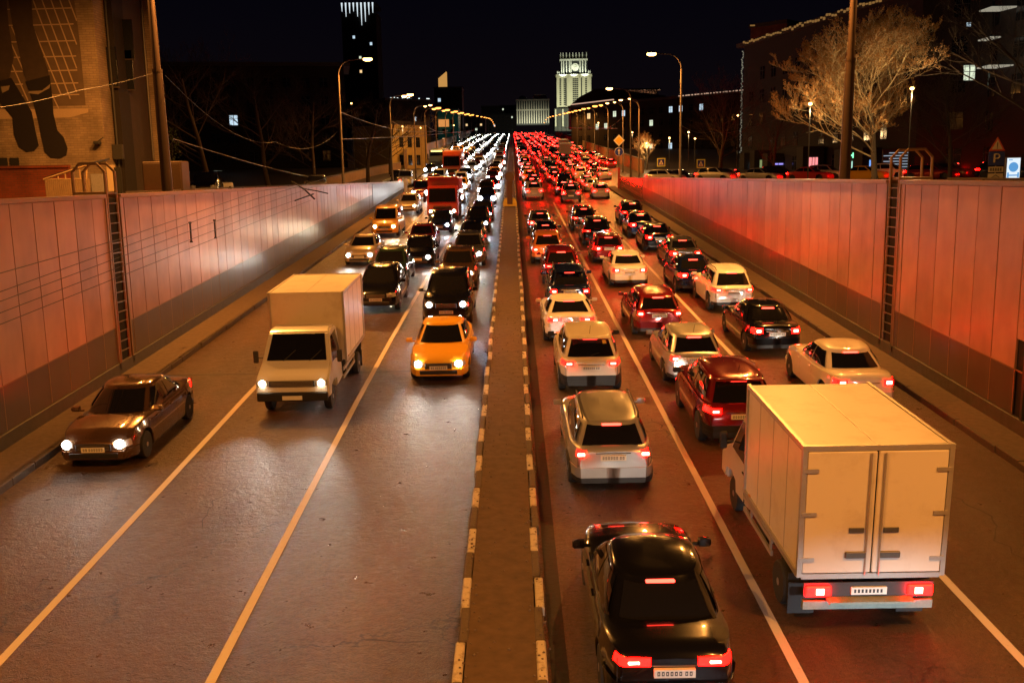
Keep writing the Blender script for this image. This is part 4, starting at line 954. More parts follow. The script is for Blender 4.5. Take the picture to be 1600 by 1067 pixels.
heavy('box_lorry', 'tall orange and red lorry between the bus and the white headlights', 'truck', at_road(706, 281, 4.5), True, TRED, 3.3, (TORG, 3.75, 'box'), 2.5, HLF, 2.1, 9)
heavy('bus', 'dark city bus with a lit route display, left of the tall orange lorry', 'bus', at_road(683, 268, 5.5), True, BUSG, 3.4, None, 2.5, HLFB, 2, 11, 0, 0, ROUTE)
heavy('bus', 'distant white bus with a blue lit display in the right far lane', 'bus', at_road(881, 240, 5.5), False, BUSW, 3.2, None, 2.5, HL_GL, 2, 11)
heavy('box_lorry', 'grey white box lorry just in front of the distant white bus on the right', 'truck', at_road(884, 249, 4), False, BUSW, 2.5, (BUSW, 3.1, 'box'), 2.4, HL_GL, 2.0, 7)
# ================================================================== MEDIAN POST, SIGNS, WALL ENDS
t = thing('median_bollard', 'brown post with a round disc on a yellow base, standing on the median', 'traffic post', (-.28, 87.5, road_z(87.5)))
m = MB(); m.loft([[(x*w_, y*w_, z) for x, y in ((-.62,-.4), (.62,-.4), (.62,.4), (-.62,.4))] for z, w_ in ((.1, 1), (.45, 1), (.75, .8), (.85, .62))], True, True, 0); m.build('base', mat('yellow_paint', (.62, .42, .05), .55, bump=.2, var=.25, scale=5), t)
m = MB(); m.rbox((-.24, -.46, .3), (.24, -.30, 2.35), .03); m.build('post', mat('post_brown', (.10, .045, .03), .6, var=.2), t)
m = MB(); m.lathe([(0, -.05), (.40, -.05), (.42, 0), (.40, .05), (0, .05)], 28, 'y', (0, -.38, 2.72)); m.build('disc', mat('disc_grey', (.11, .07, .045), .5, .3, var=.15), t)

REDP = mat('red_post', (.45, .05, .03), .5, var=.15); WHT = mat('sign_white', (.75, .73, .68), .45, var=.05); YEL = mat('sign_yellow', (.85, .48, .04), .4, var=.03, emit=None); SBL = mat('sign_blue', (.015, .04, .42), .4, var=.05); BLK = mat('sign_black', (.02,.02,.02), .5, var=0); SBK = mat('sign_back', (.2,.19,.17), .5, .5, var=.1)
def disc(m, r, x, y, z, th, mi): m.lathe([(0, 0), (r, 0), (r, th), (0, th)], 28, 'y', (x, y, z), mi)
p = W(967, 290, 107); t = thing('road_sign', 'yellow diamond sign above a blue arrow disc, at the end of the right wall', 'road sign', (p.x, 107, road_z(107)))
m = MB(); m.tube([(0, 0, 2.3), (0, 0, 6.0)], .035, 8); m.build('pole', POLEG, t, 40)
m = MB(); m.rbox((-.11, -.11, 0), (.11, .11, 2.45), .02); m.build('post', REDP, t, 30)
m = MB()
for q, mi, y in ((.66, 1, -.05), (.60, 0, -.056), (.46, 2, -.062)): m.prism([(0, 5.35-q), (q, 5.35), (0, 5.35+q), (-q, 5.35)], y, -.045, 'xz', mi)
m.build('diamond_plate', [WHT, SBK, YEL], t)
m = MB(); disc(m, .48, 0, -.05, 4.15, .02, 1); disc(m, .44, 0, -.056, 4.15, .01, 0)
m.prism([(-.05, 3.83), (.05, 3.83), (.05, 4.22), (.16, 4.22), (0, 4.46), (-.16, 4.22), (-.05, 4.22)], -.064, -.057, 'xz', 1); m.build('round_plate', [SBL, WHT], t)
def ped_sign(px, py, Y, label):
    p = W(px, py, Y); t = thing('crossing_sign', label, 'road sign', (p.x, Y, side_z(Y)), group='pedestrian crossing signs'); h = p.z-side_z(Y); q = .42
    m = MB(); m.tube([(0, 0, 0), (0, 0, h+.3)], .035, 8); m.build('pole', POLEG, t, 40)
    m = MB(); m.box((-q-.12, -.06, h-q-.12), (q+.12, -.04, h+q+.12), 3); m.box((-q, -.066, h-q), (q, -.06, h+q), 0); m.prism([(-.32, h-.3), (.32, h-.3), (0, h+.34)], -.072, -.066, 'xz', 1)
    m.tube([(0, -.075, h+.05), (0, -.075, h-.1), (.08, -.075, h-.24)], .022, 5, 2); m.tube([(0, -.075, h-.1), (-.09, -.075, h-.24)], .022, 5, 2); m.tube([(-.1, -.075, h-.02), (.1, -.075, h-.06)], .02, 5, 2)
    m.build('sign_plate', [SBL, WHT, BLK, mat('sign_fluoro', (.75, .8, .2), .45, var=0)], t)
ped_sign(1033, 254, 128, 'square crossing sign with yellow border, left of the tall street lamp')
ped_sign(1095, 256, 124, 'square crossing sign with yellow border, right of the tall street lamp')
# parking sign with triangle and two plates
Yp = 44; p = W(1557, 246, Yp); WHT_SHADED = mat('sign_white_shaded', (.16, .15, .14), .5, var=.1); SBL_SHADED = mat('sign_blue_shaded', (.008, .014, .10), .4, var=.05)  # shaded copies of the sign paints; dim night light put into the colour
t = thing('parking_sign', 'blue parking sign with a triangle above and two small plates below', 'road sign', (p.x, Yp, GZ)); h = p.z-GZ
m = MB(); m.tube([(0, .03, 0), (0, .03, h+.85)], .03, 8); m.build('pole', POLEG, t, 40)
m = MB(); m.prism([(-.36, h+.28), (.36, h+.28), (0, h+.90)], -.02, 0, 'xz', 0); m.prism([(-.25, h+.345), (.25, h+.345), (0, h+.78)], -.026, -.02, 'xz', 1)
m.box((-.02, -.03, h+.45), (.02, -.026, h+.66), 2); m.box((-.02, -.03, h+.38), (.02, -.026, h+.42), 2); m.build('triangle_plate', [mat('sign_red_shaded', (.14,.02,.012), .45, var=0), WHT_SHADED, BLK], t)
m = MB(); m.box((-.36, -.02, h-.36), (.36, 0, h+.25), 0)
m.box((-.14, -.03, h-.24), (-.06, -.02, h+.16), 1); m.tube([(-.08, -.025, h+.13), (.06, -.025, h+.13), (.13, -.025, h+.07), (.13, -.025, h+.0), (.06, -.025, h-.06), (-.08, -.025, h-.06)], .034, 6, 1); m.build('parking_plate', [SBL_SHADED, WHT_SHADED], t)
for k, (z, zz) in enumerate(((h-.66, h-.42), (h-.98, h-.72))):
    m = MB(); m.box((-.34+.0, -.02, z), (.34, 0, zz), 0)
    if k == 0:
        for j in range(5): m.box((-.26+j*.11, -.026, z+.05), (-.19+j*.11, -.02, zz-.05), 1)
    else: m.tube([(-.2, -.025, z+.05), (0, -.025, zz-.06), (.2, -.025, z+.05)], .018, 5, 1); m.box((-.05, -.026, z+.03), (.05, -.02, z+.08), 1)
    m.build('small_plate', [WHT_SHADED, BLK], t)
# backlit poster case
p = W(1582, 263, 46); t = thing('poster_case', 'backlit white and pale blue poster case behind the right wall, at the edge', 'advertising case', (p.x, 46, GZ)); hz = p.z-GZ
m = MB(); m.rbox((-.36, -.08, hz-.52), (.36, .08, hz+.52), .03); m.box((-.1, -.05, 0), (.1, .05, hz-.52)); m.build('case', mat('case_dark', (.03,.03,.06), .4, var=0), t)
m = MB(); m.box((-.31, -.086, hz-.47), (.31, -.078, hz+.47), 0)
m.lathe([(.19, -.092), (.225, -.092), (.225, -.087), (.19, -.087)], 24, 'y', (0, 0, hz+.05), 1)
for a, b, c, d in ((-.12, .12, -.02, .02), (-.08, .10, .06, .1), (-.1, .06, -.12, -.08), (-.24, .24, -.36, -.30), (-.28, -.2, -.44, -.2), (.2, .28, -.44, -.2), (-.24, -.06, .36, .40)): m.box((a, -.091, hz+c), (b, -.087, hz+d), 1)
m.build('poster', [emis('poster_white', (.80, .92, 1.0), 1.0), emis('poster_blue', (.12, .42, .85), .8)], t)
# shiny end section and marker of the left wall, bright end of the right wall
t = thing('wall_end_panel', 'shiny steel panel with a lit edge at the far end of the left wall', 'wall panel', (XL, 0, 0)); m = MB()
m.loft([[(.04, Y, road_z(Y)+.6), (.04, Y, CAPZ-.05), (.0, Y, CAPZ-.05), (.0, Y, road_z(Y)+.6)] for Y in (84, 108.6)]); m.build('panel', mat('steel_panel', (.30, .33, .38), .42, .6, var=.1, bump=.05, scale=2), t)
m = MB(); m.box((.0, 108.7, road_z(109)), (.34, 109.1, CAPZ+.4)); m.build('marker', mat('marker_white', (.75, .75, .8), .3, var=.05, coat=1), t)
m = MB(); m.lathe([(0, 0), (.09, .03), (.09, .12), (0, .18)], 12, 'z', (.1, 104, CAPZ+.1)); m.build('warning_light', emis('warning_red', (1, .05, .03), 20), t)
t = thing('wall_end_panel', 'smooth dark panel reflecting red lamps at the far end of the right wall', 'wall panel', (XR, 0, 0)); m = MB()
m.loft([[(-.04, Y, road_z(Y)+.6), (-.04, Y, CAPZ-.05), (.0, Y, CAPZ-.05), (.0, Y, road_z(Y)+.6)] for Y in (88, 107.6)]); m.build('panel', mat('dark_panel', (.22, .14, .11), .18, .5, var=.1, bump=.04, scale=2), t)
# iron railings behind the copings
def railing(x, y0, y1, lb, h=.75, st=2.4):
    t = thing('railing', lb, 'railing', (x, (y0+y1)/2, GZ)); L = y1-y0
    m = MB(); m.box((-.025, -L/2, h-.05), (.025, L/2, h)); m.box((-.02, -L/2, h*.5), (.02, L/2, h*.5+.03)); m.build('rail', mat('railing_paint', (.10, .07, .05), .5, .3, var=.2), t)
    k = -L/2
    while k <= L/2: m = MB(); m.box((-.03, k-.03, 0), (.03, k+.03, h-.05)); m.build('baluster', MATS['railing_paint'], t); k += st
railing(XL-1.0, 33, 84, 'low dark rail running behind the left wall beyond the thick post', .78)
railing(XR+1.2, 10, 29, 'low dark rail behind the right wall, right of the ladder hoop', .78)

# parapets on the hill
def parapet(lb, tab, h, m_, th=.3):
    t = thing('parapet_wall', lb, 'wall', (0, 0, 0)); m = MB(); rings = []; caps = []
    f = lerp_tab(tab)
    for Y in ys(tab[0][0], tab[-1][0], 24): z = road_z(Y); x = f(Y); rings.append([(x, Y, z-.3), (x, Y, z+h), (x+th, Y, z+h), (x+th, Y, z-.3)]); caps.append([(x-.05, Y, z+h), (x-.05, Y, z+h+.1), (x+th+.05, Y, z+h+.1), (x+th+.05, Y, z+h)])
    m.loft(rings); m.build('wall_body', m_, t); m = MB(); m.loft(caps); m.build('coping', CONC, t)
PARA = mat('parapet_render', (.30, .19, .11), .75, bump=.3, scale=1.5, var=.3)
parapet('long tan parapet climbing the hill on the right of the red tail lamps', [(140, 18.6), (300, 20.5), (560, 25)], 1.9, PARA)
parapet('tall tan parapet climbing the hill on the left of the white headlights', [(165, -18.3), (300, -19.5), (560, -24)], 3.2, PARA)
parapet('low tan wall beside the left side street', [(112, -24), (150, -21), (164, -19)], 1.2, PARA)
Yb = 122; t = thing('crash_barrier', 'short pale green steel barrier on the left side street', 'barrier', (-15.6, 0, 0)); m = MB()
m.loft([[(q-(Y-118)*.02, Y, side_z(Y)+z) for q, z in ((0, .45), (.05, .52), (0, .6), (.05, .68), (0, .76), (-.03, .76), (-.03, .45))] for Y in (116, 128, 142)]); m.build('beam', mat('barrier_steel', (.35, .42, .36), .4, .5, var=.2), t)
for Y in (117, 122, 127, 132, 137, 141): m = MB(); m.box((-.10, Y-.04, side_z(Y)), (-.02, Y+.04, side_z(Y)+.7)); m.build('post', SBK, t)

# ================================================================== OVERHEAD WIRES
def wire(pts, lb, rad=.012, sag=.0, mt=WIREB, grp=None):
    P = [Vector(p) for p in pts]; out = []
    for a, b in zip(P, P[1:]):
        n = 10
        for i in range(n+(1 if b is P[-1] else 0)):
            u = i/n; q = a.lerp(b, u); q.z -= sag*4*u*(1-u); out.append(q)
    m = MB(); m.tube(out, rad, 5); o = m.build('overhead_wire', mt); tag(o, lb, 'wire', grp); return o
gw = 'thin wires along the left wall'
for k, (a, b, c) in enumerate((((0, 456), (400, 311), (560, 254+10)), ((0, 471), (400, 323), (488, 293)), ((0, 489), (400, 335), (492, 302)), ((0, 507), (400, 347), (486, 313)))):
    pts = [W(a[0]-240, a[1]+(a[1]-b[1])*.6, 15.5), W(*a, 20.4), W(*b, 41.0), W(*c, 54)]
    wire(pts, '%s of the four parallel dark wires in front of the left wall' % ['topmost', 'second highest', 'second lowest', 'lowest'][k], .010, 0, WIREB, gw)
wire([W(-100, 455, 18), W(0, 427, 20.5), W(190, 373, 26.5), W(400, 300, 41), W(476, 288, 52)], 'pinkish wire above the four parallel dark ones on the left wall', .012, 0, WIRE)
t = thing('wire_junction', 'dark bracket where the left wall wires meet, just above the wall', 'wire bracket', tuple(W(487, 296, 54)))
m = MB(); m.tube([(-1.1, 0, .45), (-.4, 0, .0), (.15, 0, -.55)], .05, 6); m.tube([(-.5, 0, .05), (.3, 0, -.1), (.9, 0, -.25)], .035, 6); m.build('arm', CHAS, t); m = MB(); m.tube([(-1.7, 0, -.75), (-1.1, 0, -.65), (-.2, 0, -.35), (.1, 0, -.25)], .04, 6); m.build('lower_arm', CHAS, t)
for k, (x, y, Y) in enumerate(((298, 363, 33.5), (336, 358, 36.5))):
    p = W(x, y, Y); m = MB(); m.tube([(0, 0, -.33), (0, 0, .33)], .03, 6); m.tube([(-.05, 0, -.33), (.05, 0, -.33)], .03, 5); m.tube([(-.05, 0, .33), (.05, 0, .33)], .03, 5); o = m.build('wire_spacer', CHAS); o.location = p; tag(o, 'small black upright spacer on the left wall wires, %s of the two' % ['nearer', 'farther'][k], 'wire spacer', 'wire spacers')
wire([W(1135, 285, 68), W(1270, 325, 44), W(1400, 357, 35), W(1500, 381, 27), W(1700, 428, 20)], 'wire crossing in front of the right wall, glinting white', .012, 0, WIRE)
wire([W(-20, 171, 22), W(120, 142, 28), W(238, 115, 36)], 'thin pale wire from the brick building to the thick left post', .007, .05, WIRE)
wire([W(270, 217, 36), W(480, 276, 54)], 'pale wire slanting down from the thick left post', .014, .1, WIRE)
wire([W(258, 118, 36), W(430, 222, 60), W(527, 206, 75)], 'faint wire sagging between the thick left post and the left lamp', .010, .8, WIREB)
wire([W(531, 218, 75), W(650, 213, 110), W(740, 204, 160)], 'straight bright cable running right from the left lamp post', .03, 0, WIRE)
wire([W(531, 175, 75), W(620, 203, 100), W(680, 205, 125), W(735, 207, 160)], 'thin wire dropping right from the left lamp post', .02, .15, WIRE)
wire([W(612, 190, 107), W(665, 196, 130), W(700, 204, 160)], 'sagging wire from the second lamp post', .02, .5, WIRE)
wire([W(880, 200, 170), W(965, 201, 100)], 'horizontal cable left of the yellow sign pole', .03, 0, WIRE)
wire([W(905, 190, 150), W(940, 202, 128), W(972, 184, 104)], 'curved wire above the red tail lamps on the right', .02, .3, WIRE)
wire([W(1064, 196, 75), W(1110, 206, 90), W(1165, 200, 110), W(1225, 180, 120)], 'faint wire running right from the brightest lamp post', .018, .3, WIRE)

# ================================================================== BUILDINGS
def window_mesh(w_, h_, m_): 
    q = MB(); q.box((-w_/2, -.03, 0), (w_/2, .02, h_), 0); q.box((-.035, -.045, 0), (.035, -.03, h_), 1); q.box((-w_/2, -.045, h_*.66), (w_/2, -.03, h_*.66+.06), 1); return q.mesh('window', [m_, CHAS])
WD = mat('window_dark', (.012, .013, .015), .12, var=0); LITS = [emis('window_warm', (1.0, .66, .30), 1.1, False), emis('window_pale', (.85, .95, .70), .9, False), emis('window_cool', (.65, .85, 1.0), .9, False)]
def facade(t, P0, P1, z0, z1, fl, bay, ww, wh, rnd, lit=.06, first=1.2, wd=True):
    P0, P1 = Vector(P0), Vector(P1); d = (P1-P0); L = d.length; d.normalize(); ang = math.atan2(d.y, d.x); nrm = Vector((d.y, -d.x)) ; cols_ = int((L-1)/bay); rows = int((z1-z0-first)/fl)
    tot = rows*cols_; lim = 96; k = 0
    idx = [(r_, c) for r_ in range(rows) for c in range(cols_)]
    if tot > lim: rnd.shuffle(idx); idx = idx[:lim]
    for r_, c in idx:
        on = rnd.random() < lit; m_ = rnd.choice(LITS) if on else WD
        o = link('window', cached(('win', ww, wh, m_.name), lambda: window_mesh(ww, wh, m_)), t)
        q = P0+d*((L-cols_*bay)/2+bay*(c+.5))+nrm*.02; o.location = (q.x, q.y, z0+first+r_*fl); o.rotation_euler = (0, 0, ang)
def block(lb, P0, P1, depth, z0, z1, m_, name='apartment_building', cat='building', fl=3.2, bay=3.2, ww=1.4, wh=1.7, lit=.06, seed=1, roofh=.6, light=None, facade_on=True, overhang=.35):
    P0, P1 = Vector(P0), Vector(P1); d = (P1-P0).normalized(); back = Vector((-d.y, d.x))*depth; t = thing(name, lb, cat, ((P0.x+P1.x)/2, (P0.y+P1.y)/2, z0)); t_off = Vector(t.location)
    root = t; A, B_, C_, D = P0, P1, P1+back, P0+back
    m = MB(); m.loft([[(p_.x-t_off.x, p_.y-t_off.y, z-t_off.z) for p_ in (A, B_, C_, D)] for z in (z0-3, z1)]); m.build('wall', m_, t)
    m = MB(); c = (A+B_+C_+D)/4; e = 1+overhang*2/max(4, depth)
    m.loft([[((c.x+(p_.x-c.x)*e)-t_off.x, (c.y+(p_.y-c.y)*e)-t_off.y, z-t_off.z) for p_ in (A, B_, C_, D)] for z in (z1, z1+roofh)]); m.build('roof', MATS.get('roof_dark') or mat('roof_dark', (.05,.04,.035), .8, var=.2), t)
    if facade_on: 
        sub = Vector((t_off.x, t_off.y)); facade(t, A-sub, B_-sub, 0, z1-z0, fl, bay, ww, wh, random.Random(seed), lit)
    return t, A, B_, d
BR1 = brick('brick_tan', (.30, .22, .14), (.24, .17, .11), (.19, .14, .10), 1.5); BR2 = brick('brick_red', (.26, .05, .02), (.20, .04, .018), (.12, .05, .03), 1.6)
STUC = mat('stucco_dark', (.014, .009, .007), .85, bump=.2, scale=2, var=.3); STUC2 = mat('stucco_brown', (.05, .032, .022), .85, bump=.2, scale=2, var=.3)

# ---- brick building with the painted figure, left
YB = 45.0
a0 = W(-60, 100, YB); a1 = W(166, 250, YB); x0, x1 = a0.x-8, a1.x
t = thing('brick_building', 'tan brick building at the left edge with a painted figure in boots', 'building', ((x0+x1)/2, YB, GZ))
ox, oz = (x0+x1)/2, GZ
zt_ = 16.0
m = MB(); m.box((x0-ox, 0, 0), (x1-ox, 1.2, zt_)); m.box((x0-ox, 1.2, 0), (x1-ox-1.6, 6, zt_)); wallb = m.build('wall', BR1, t)
# painted wall: dim field, trellis lines, ledge, legs in breeches and boots, all thin layers of paint on the brick
def wp(px, py): p = W(px, py, YB); return (p.x-ox, p.z-oz)
PD = mat('mural_shade', (.12, .08, .05), .8, var=.4, scale=2); PB = mat('mural_boot', (.014, .010, .009), .6, var=.3); PBR = mat('mural_breeches', (.050, .032, .020), .8, var=.4, scale=3); PL = mat('mural_trellis', (.42, .30, .19), .8, var=.15); PC = mat('mural_cuff', (.24, .18, .12), .8, var=.2)
def paintp(name, poly, off, m_, parent): 
    m = MB(); q = [wp(*a) for a in poly]; m.prism(q, -off, -off+.004, 'xz'); return m.build(name, m_, parent)
mur = paintp('mural', [(-60, -30), (112, -30), (124, 60), (134, 165), (-60, 170)], .006, PD, t)
tr = MB()
def pline(a, b, wd, off): 
    p, q = Vector(wp(*a)), Vector(wp(*b)); d = (q-p).normalized(); n = Vector((-d.y, d.x))*wd/2; tr.prism([tuple(p+n), tuple(q+n), tuple(q-n), tuple(p-n)], -off, -off+.004, 'xz')
for y in (13, 38, 64, 88, 110, 130, 148): pline((48, y+2), (112+y*.08, y), .05, .012); pline((-40, y+3), (36, y+2), .05, .012)
for k in range(6):
    xa_ = 44+k*14; ln_ = min(1, (120-xa_)/66.); pline((xa_, -20), (xa_+66*ln_, -20+175*ln_), .055, .017)
for k in range(3): pline((46, 30+k*42), (46+min(66, (148-30-k*42)*.42), min(148, 30+k*42+157)), .055, .0175)
for k in range(6): pline((-46+k*16, 10+k*8), (-46+k*16+58, 150+k*4), .055, .0172+k*.0002)
tr.build('trellis', PL, mur)
paintp('ledge', [(-60, 172), (138, 170), (138, 176), (110, 184), (-60, 188)], .012, PL, mur)
paintp('breeches', [(10, -20), (48, -20), (52, 40), (62, 70), (76, 112), (76, 124), (44, 132), (36, 112), (30, 80), (20, 40)], .022, PBR, mur)
paintp('breeches', [(-50, -20), (9, -20), (14, 40), (22, 90), (14, 128), (-6, 134), (-50, 120)], .0225, PBR, mur)
paintp('boot', [(40, 128), (78, 118), (82, 150), (84, 178), (90, 204), (100, 215), (106, 232), (104, 243), (94, 248), (80, 247), (70, 238), (66, 220), (60, 190), (52, 160)], .028, PB, mur)
paintp('boot', [(-10, 130), (18, 122), (40, 158), (50, 175), (56, 205), (61, 228), (54, 236), (42, 238), (30, 230), (22, 210), (20, 185), (0, 160)], .0285, PB, mur)
paintp('cuff', [(44, 146), (60, 148), (78, 138), (79, 132), (66, 142), (46, 143)], .034, PC, mur)
paintp('cuff', [(2, 136), (16, 134), (14, 141), (4, 146)], .0345, PC, mur)
# plinth of red brick, sloped shed, piers and pipes
m = MB(); q = wp(-60, 300); q2 = wp(110, 262); m.box((x0-ox, -.18, 0), (q2[0], -.01, q2[1])); m.box((x0-ox, -.24, q2[1]), (q2[0]+.02, -.01, q2[1]+.12)); m.build('red_brick_plinth', BR2, t)
for k, (xx, dd) in enumerate(((5, 17), (28, 44))):
    a = wp(5+k*18, 252); m = MB(); m.box((a[0]-.2, -.05, a[1]-.25), (a[0]+.2, .0, a[1]+.15)); m.build('vent_box', DARK, t)
# receding return wing with piers
w0 = W(170, 200, YB); w1 = W(250, 230, 53)
for k, (pa, pb, Ya, mm) in enumerate(((172, 190, 46.2, STUC), (192, 206, 47.5, STUC2), (207, 246, 50.0, BR1))):
    a = W(pa, 200, Ya); b = W(pb, 200, Ya); m = MB(); m.box((a.x-ox, Ya-YB, 0), (b.x-ox, Ya-YB+(1.3, 2.4, .6)[k], zt_-.5-k*.4)); m.build('pier', mm, t)
for k, (px, Ya, z0_, z1_) in enumerate(((181, 46.05, 1.0, 14), (200, 47.3, 2.0, 14), (214, 49.85, 3.2, 14), (236, 49.9, 2.2, 14.5))):
    a = W(px, 200, Ya); m = MB(); m.tube([(a.x-ox, Ya-YB, z0_), (a.x-ox, Ya-YB, z1_)], .055, 8); m.build('drainpipe', POLEG if k == 3 else CHAS, t, 40)
for k, (px, py, Ya) in enumerate(((176, 105, 46.1), (201, 62, 47.4), (201, 110, 47.4), (209, 165, 49.9))):
    a = W(px, py, Ya); m = MB(); m.box((a.x-ox-.22, Ya-YB-.08, a.z-oz-.9), (a.x-ox+.22, Ya-YB-.0, a.z-oz+.9), 0); m.box((a.x-ox-.27, Ya-YB-.09, a.z-oz-.95), (a.x-ox+.27, Ya-YB-.001, a.z-oz-.9), 1); m.build('window', [WD, STUC2], t)
for k, (px, py, Ya) in enumerate(((186, 238, 45.9), (214, 240, 49.6))):
    a = W(px, py, Ya); m = MB(); m.rbox((a.x-ox-.25, Ya-YB-.2, a.z-oz-.35), (a.x-ox+.25, Ya-YB, a.z-oz+.35), .03); m.build('meter_box', CHAS, t)
m = MB(); a = W(150, 222, YB); m.rbox((a.x-ox, -.35, a.z-oz-.12), (a.x-ox+.28, -.05, a.z-oz+.02), .02); m.tube([(a.x-ox+.14, -.2, a.z-oz), (a.x-ox+.35, 0, a.z-oz+.2)], .02, 5); m.build('wall_floodlight', CHAS, t)
# lean-to with fence and stairs below the wall
Ys_ = 41.0
def wq(px, py, Y): p = W(px, py, Y); return Vector((p.x, Y, p.z))
t = thing('lean_to_shed', 'slatted lean-to with a sloping glazed roof edge in front of the brick building', 'shed', tuple(wq(105, 300, Ys_)))
L0 = Vector(t.location)
def rel(px, py, Y): return tuple(wq(px, py, Y)-L0)
m = MB(); a = rel(70, 280, Ys_); b = rel(140, 279, Ys_); zb = GZ-L0.z
n = 22
for k in range(n): u0 = a[0]+(b[0]-a[0])*k/n; m.box((u0+.01, -.03, zb), (u0+(b[0]-a[0])/n-.01, 0, a[2]))
m.build('slat_front', mat('slat_wood', (.30, .20, .11), .7, var=.3, scale=4), t)
m = MB(); p0, p1 = Vector(rel(68, 281, Ys_)), Vector(rel(135, 259, Ys_)); m.tube([p0, p1], .05, 5); m.tube([p1, Vector(rel(135, 281, Ys_))], .05, 5); m.tube([p0, Vector(rel(136, 280, Ys_))], .04, 5); m.build('frame', mat('frame_wood', (.38,.25,.13), .6, var=.2), t)
for k in range(1, 6): u = k/6; q = p0.lerp(p1, u); m = MB(); m.tube([(q.x, q.y, a[2]), q], .03, 5); m.build('mullion', MATS['frame_wood'], t)
m = MB(); p2, p3 = Vector(rel(135, 258, Ys_)), Vector(rel(170, 250, 44)); m.loft([[p0+Vector((0,.04,.03)), p1+Vector((0,.04,.03)), p3, p3+Vector((0, .1, 0))], [p0+Vector((0,.04,.09)), p1+Vector((0,.04,.09)), p3+Vector((0,0,.08)), p3+Vector((0,.1,.08))]]); m.build('roof', CHAS, t)
t = thing('corrugated_fence', 'short grey corrugated fence beside the slatted lean-to', 'fence', tuple(wq(154, 300, 40)))
L0 = Vector(t.location); m = MB(); a = rel(142, 272, 40); b = rel(163, 270, 40); n = 14; zb = GZ-L0.z
for k in range(n): u = a[0]+(b[0]-a[0])*k/n; m.tube([(u, 0, zb), (u, 0, a[2])], (b[0]-a[0])/n*.55, 6)
m.build('sheet', mat('fence_sheet', (.30,.28,.28), .5, .4, var=.3), t)
t = thing('door_surround', 'pale lit doorway seen through the hoop of the left ladder', 'doorway', tuple(wq(172, 300, 43.5))); L0 = Vector(t.location)
m = MB(); a = rel(166, 258, 43.5); b = rel(176, 258, 43.5); m.box((a[0], 0, GZ-L0.z), (b[0], .25, a[2])); m.build('pillar', mat('plaster_pale', (.55, .42, .26), .8, var=.15), t); m = MB(); a = rel(176, 262, 43.6); b = rel(188, 262, 43.6); m.box((a[0], .1, GZ-L0.z), (b[0], .2, a[2])); m.build('door', DARK, t)
t = thing('utility_cabinet', 'brown utility cabinet behind the wall at the foot of the thick left post', 'cabinet', tuple(wq(236, 300, 38.5))); L0 = Vector(t.location)
m = MB(); a = rel(221, 253, 38.5); b = rel(283, 253, 38.5); m.rbox((a[0], 0, GZ-L0.z), (b[0], .9, a[2]), .03); cb = m.build('body', mat('cabinet_brown', (.055, .03, .015), .5, .2, var=.2), t, 30)
for k in range(2): 
    u0 = a[0]+(b[0]-a[0])*(k*.62+.03); u1 = a[0]+(b[0]-a[0])*(.60 if k == 0 else .97); m = MB(); m.rbox((u0, -.03, GZ-L0.z+.1), (u1, .0, a[2]-.08), .012); d_ = m.build('door', MATS['cabinet_brown'], cb, 30)
m = MB(); a = rel(219, 290, 38.4); b = rel(254, 290, 38.4); m.rbox((a[0], -.3, GZ-L0.z), (b[0], -.05, GZ-L0.z+.62), .03); m.build('red_kerb_guard', REDP, t)

# ---- far left
t, A, B_, d = block('dark residential slab behind the bare trees, left of the first lamp', (-75, 170), (-30, 178), 14, -1, 20, STUC, lit=.05, seed=5)
t, A, B_, d = block('tall far tower with white light streaks round its crown, top left of centre', (W(533, 20, 600).x, 600), (W(587, 20, 600).x, 600), 22, 10, W(560, 22, 600).z, STUC, name='tower_block', cat='tower', lit=.05, seed=11, fl=4, bay=3.4)
zt_, x0_, x1_ = W(560, 5, 600).z, A.x, B_.x
L0 = t.location
FIN = emis('crown_streak_glow', (.80, .93, 1.0), .9, False)  # tapered glowing wedges stand for light streaks on the crown fins
for k in range(9):
    u = x0_+(x1_-x0_)*(k+.3)/9; ln = (5, 8, 6, 5, 8, 13, 11, 7, 6)[k]; m = MB(); m.loft([[(u-L0.x-.45, -1.0, zt_-L0.z), (u-L0.x+.45, -1.0, zt_-L0.z), (u-L0.x+.45, -.4, zt_-L0.z), (u-L0.x-.45, -.4, zt_-L0.z)], [(u-L0.x-.12, -.8, zt_-ln-L0.z), (u-L0.x+.12, -.8, zt_-ln-L0.z), (u-L0.x+.12, -.5, zt_-ln-L0.z), (u-L0.x-.12, -.5, zt_-ln-L0.z)]]); m.build('crown_streak', FIN, t)
m = MB(); m.box((x0_-L0.x-.5, -.3, 110-L0.z-8), (x1_-L0.x+.5, 22, zt_-L0.z)); m.build('crown', STUC, t)
Yk = 500; xa, xb = W(680, 200, Yk).x, W(723, 200, Yk).x
t, A, B_, d = block('far dark tower with an orange lit slanted top', (xa, Yk), (xb, Yk), 18, 15, W(700, 138, Yk).z, STUC, name='tower_block', cat='tower', lit=.10, seed=4, fl=3.6, bay=3)
L0 = t.location; m = MB(); q0, q1 = W(685, 136, Yk), W(697, 112, Yk); m.loft([[(q0.x-L0.x, y, q0.z-L0.z), (q1.x-L0.x, y, q0.z-L0.z), (q1.x-L0.x, y, q1.z-L0.z), (q0.x-L0.x, y, (q0.z*.45+q1.z*.55)-L0.z)] for y in (.5, 6)]); m.build('lit_top', mat('top_panel_glow', (.5,.3,.12), .6, emit=(1.0, .50, .13), es=.55), t)  # orange light on the tower top put in as the panel's own glow
Yk = 270; t, A, B_, d = block('long dark block with many small white windows behind the left lamps', (W(604, 180, Yk).x, Yk), (W(668, 180, Yk).x, Yk+8), 12, 0, W(640, 156, Yk).z, STUC, lit=.22, seed=9, fl=2.9, bay=2.4, ww=.9, wh=1.1)
L0 = t.location; m = MB()
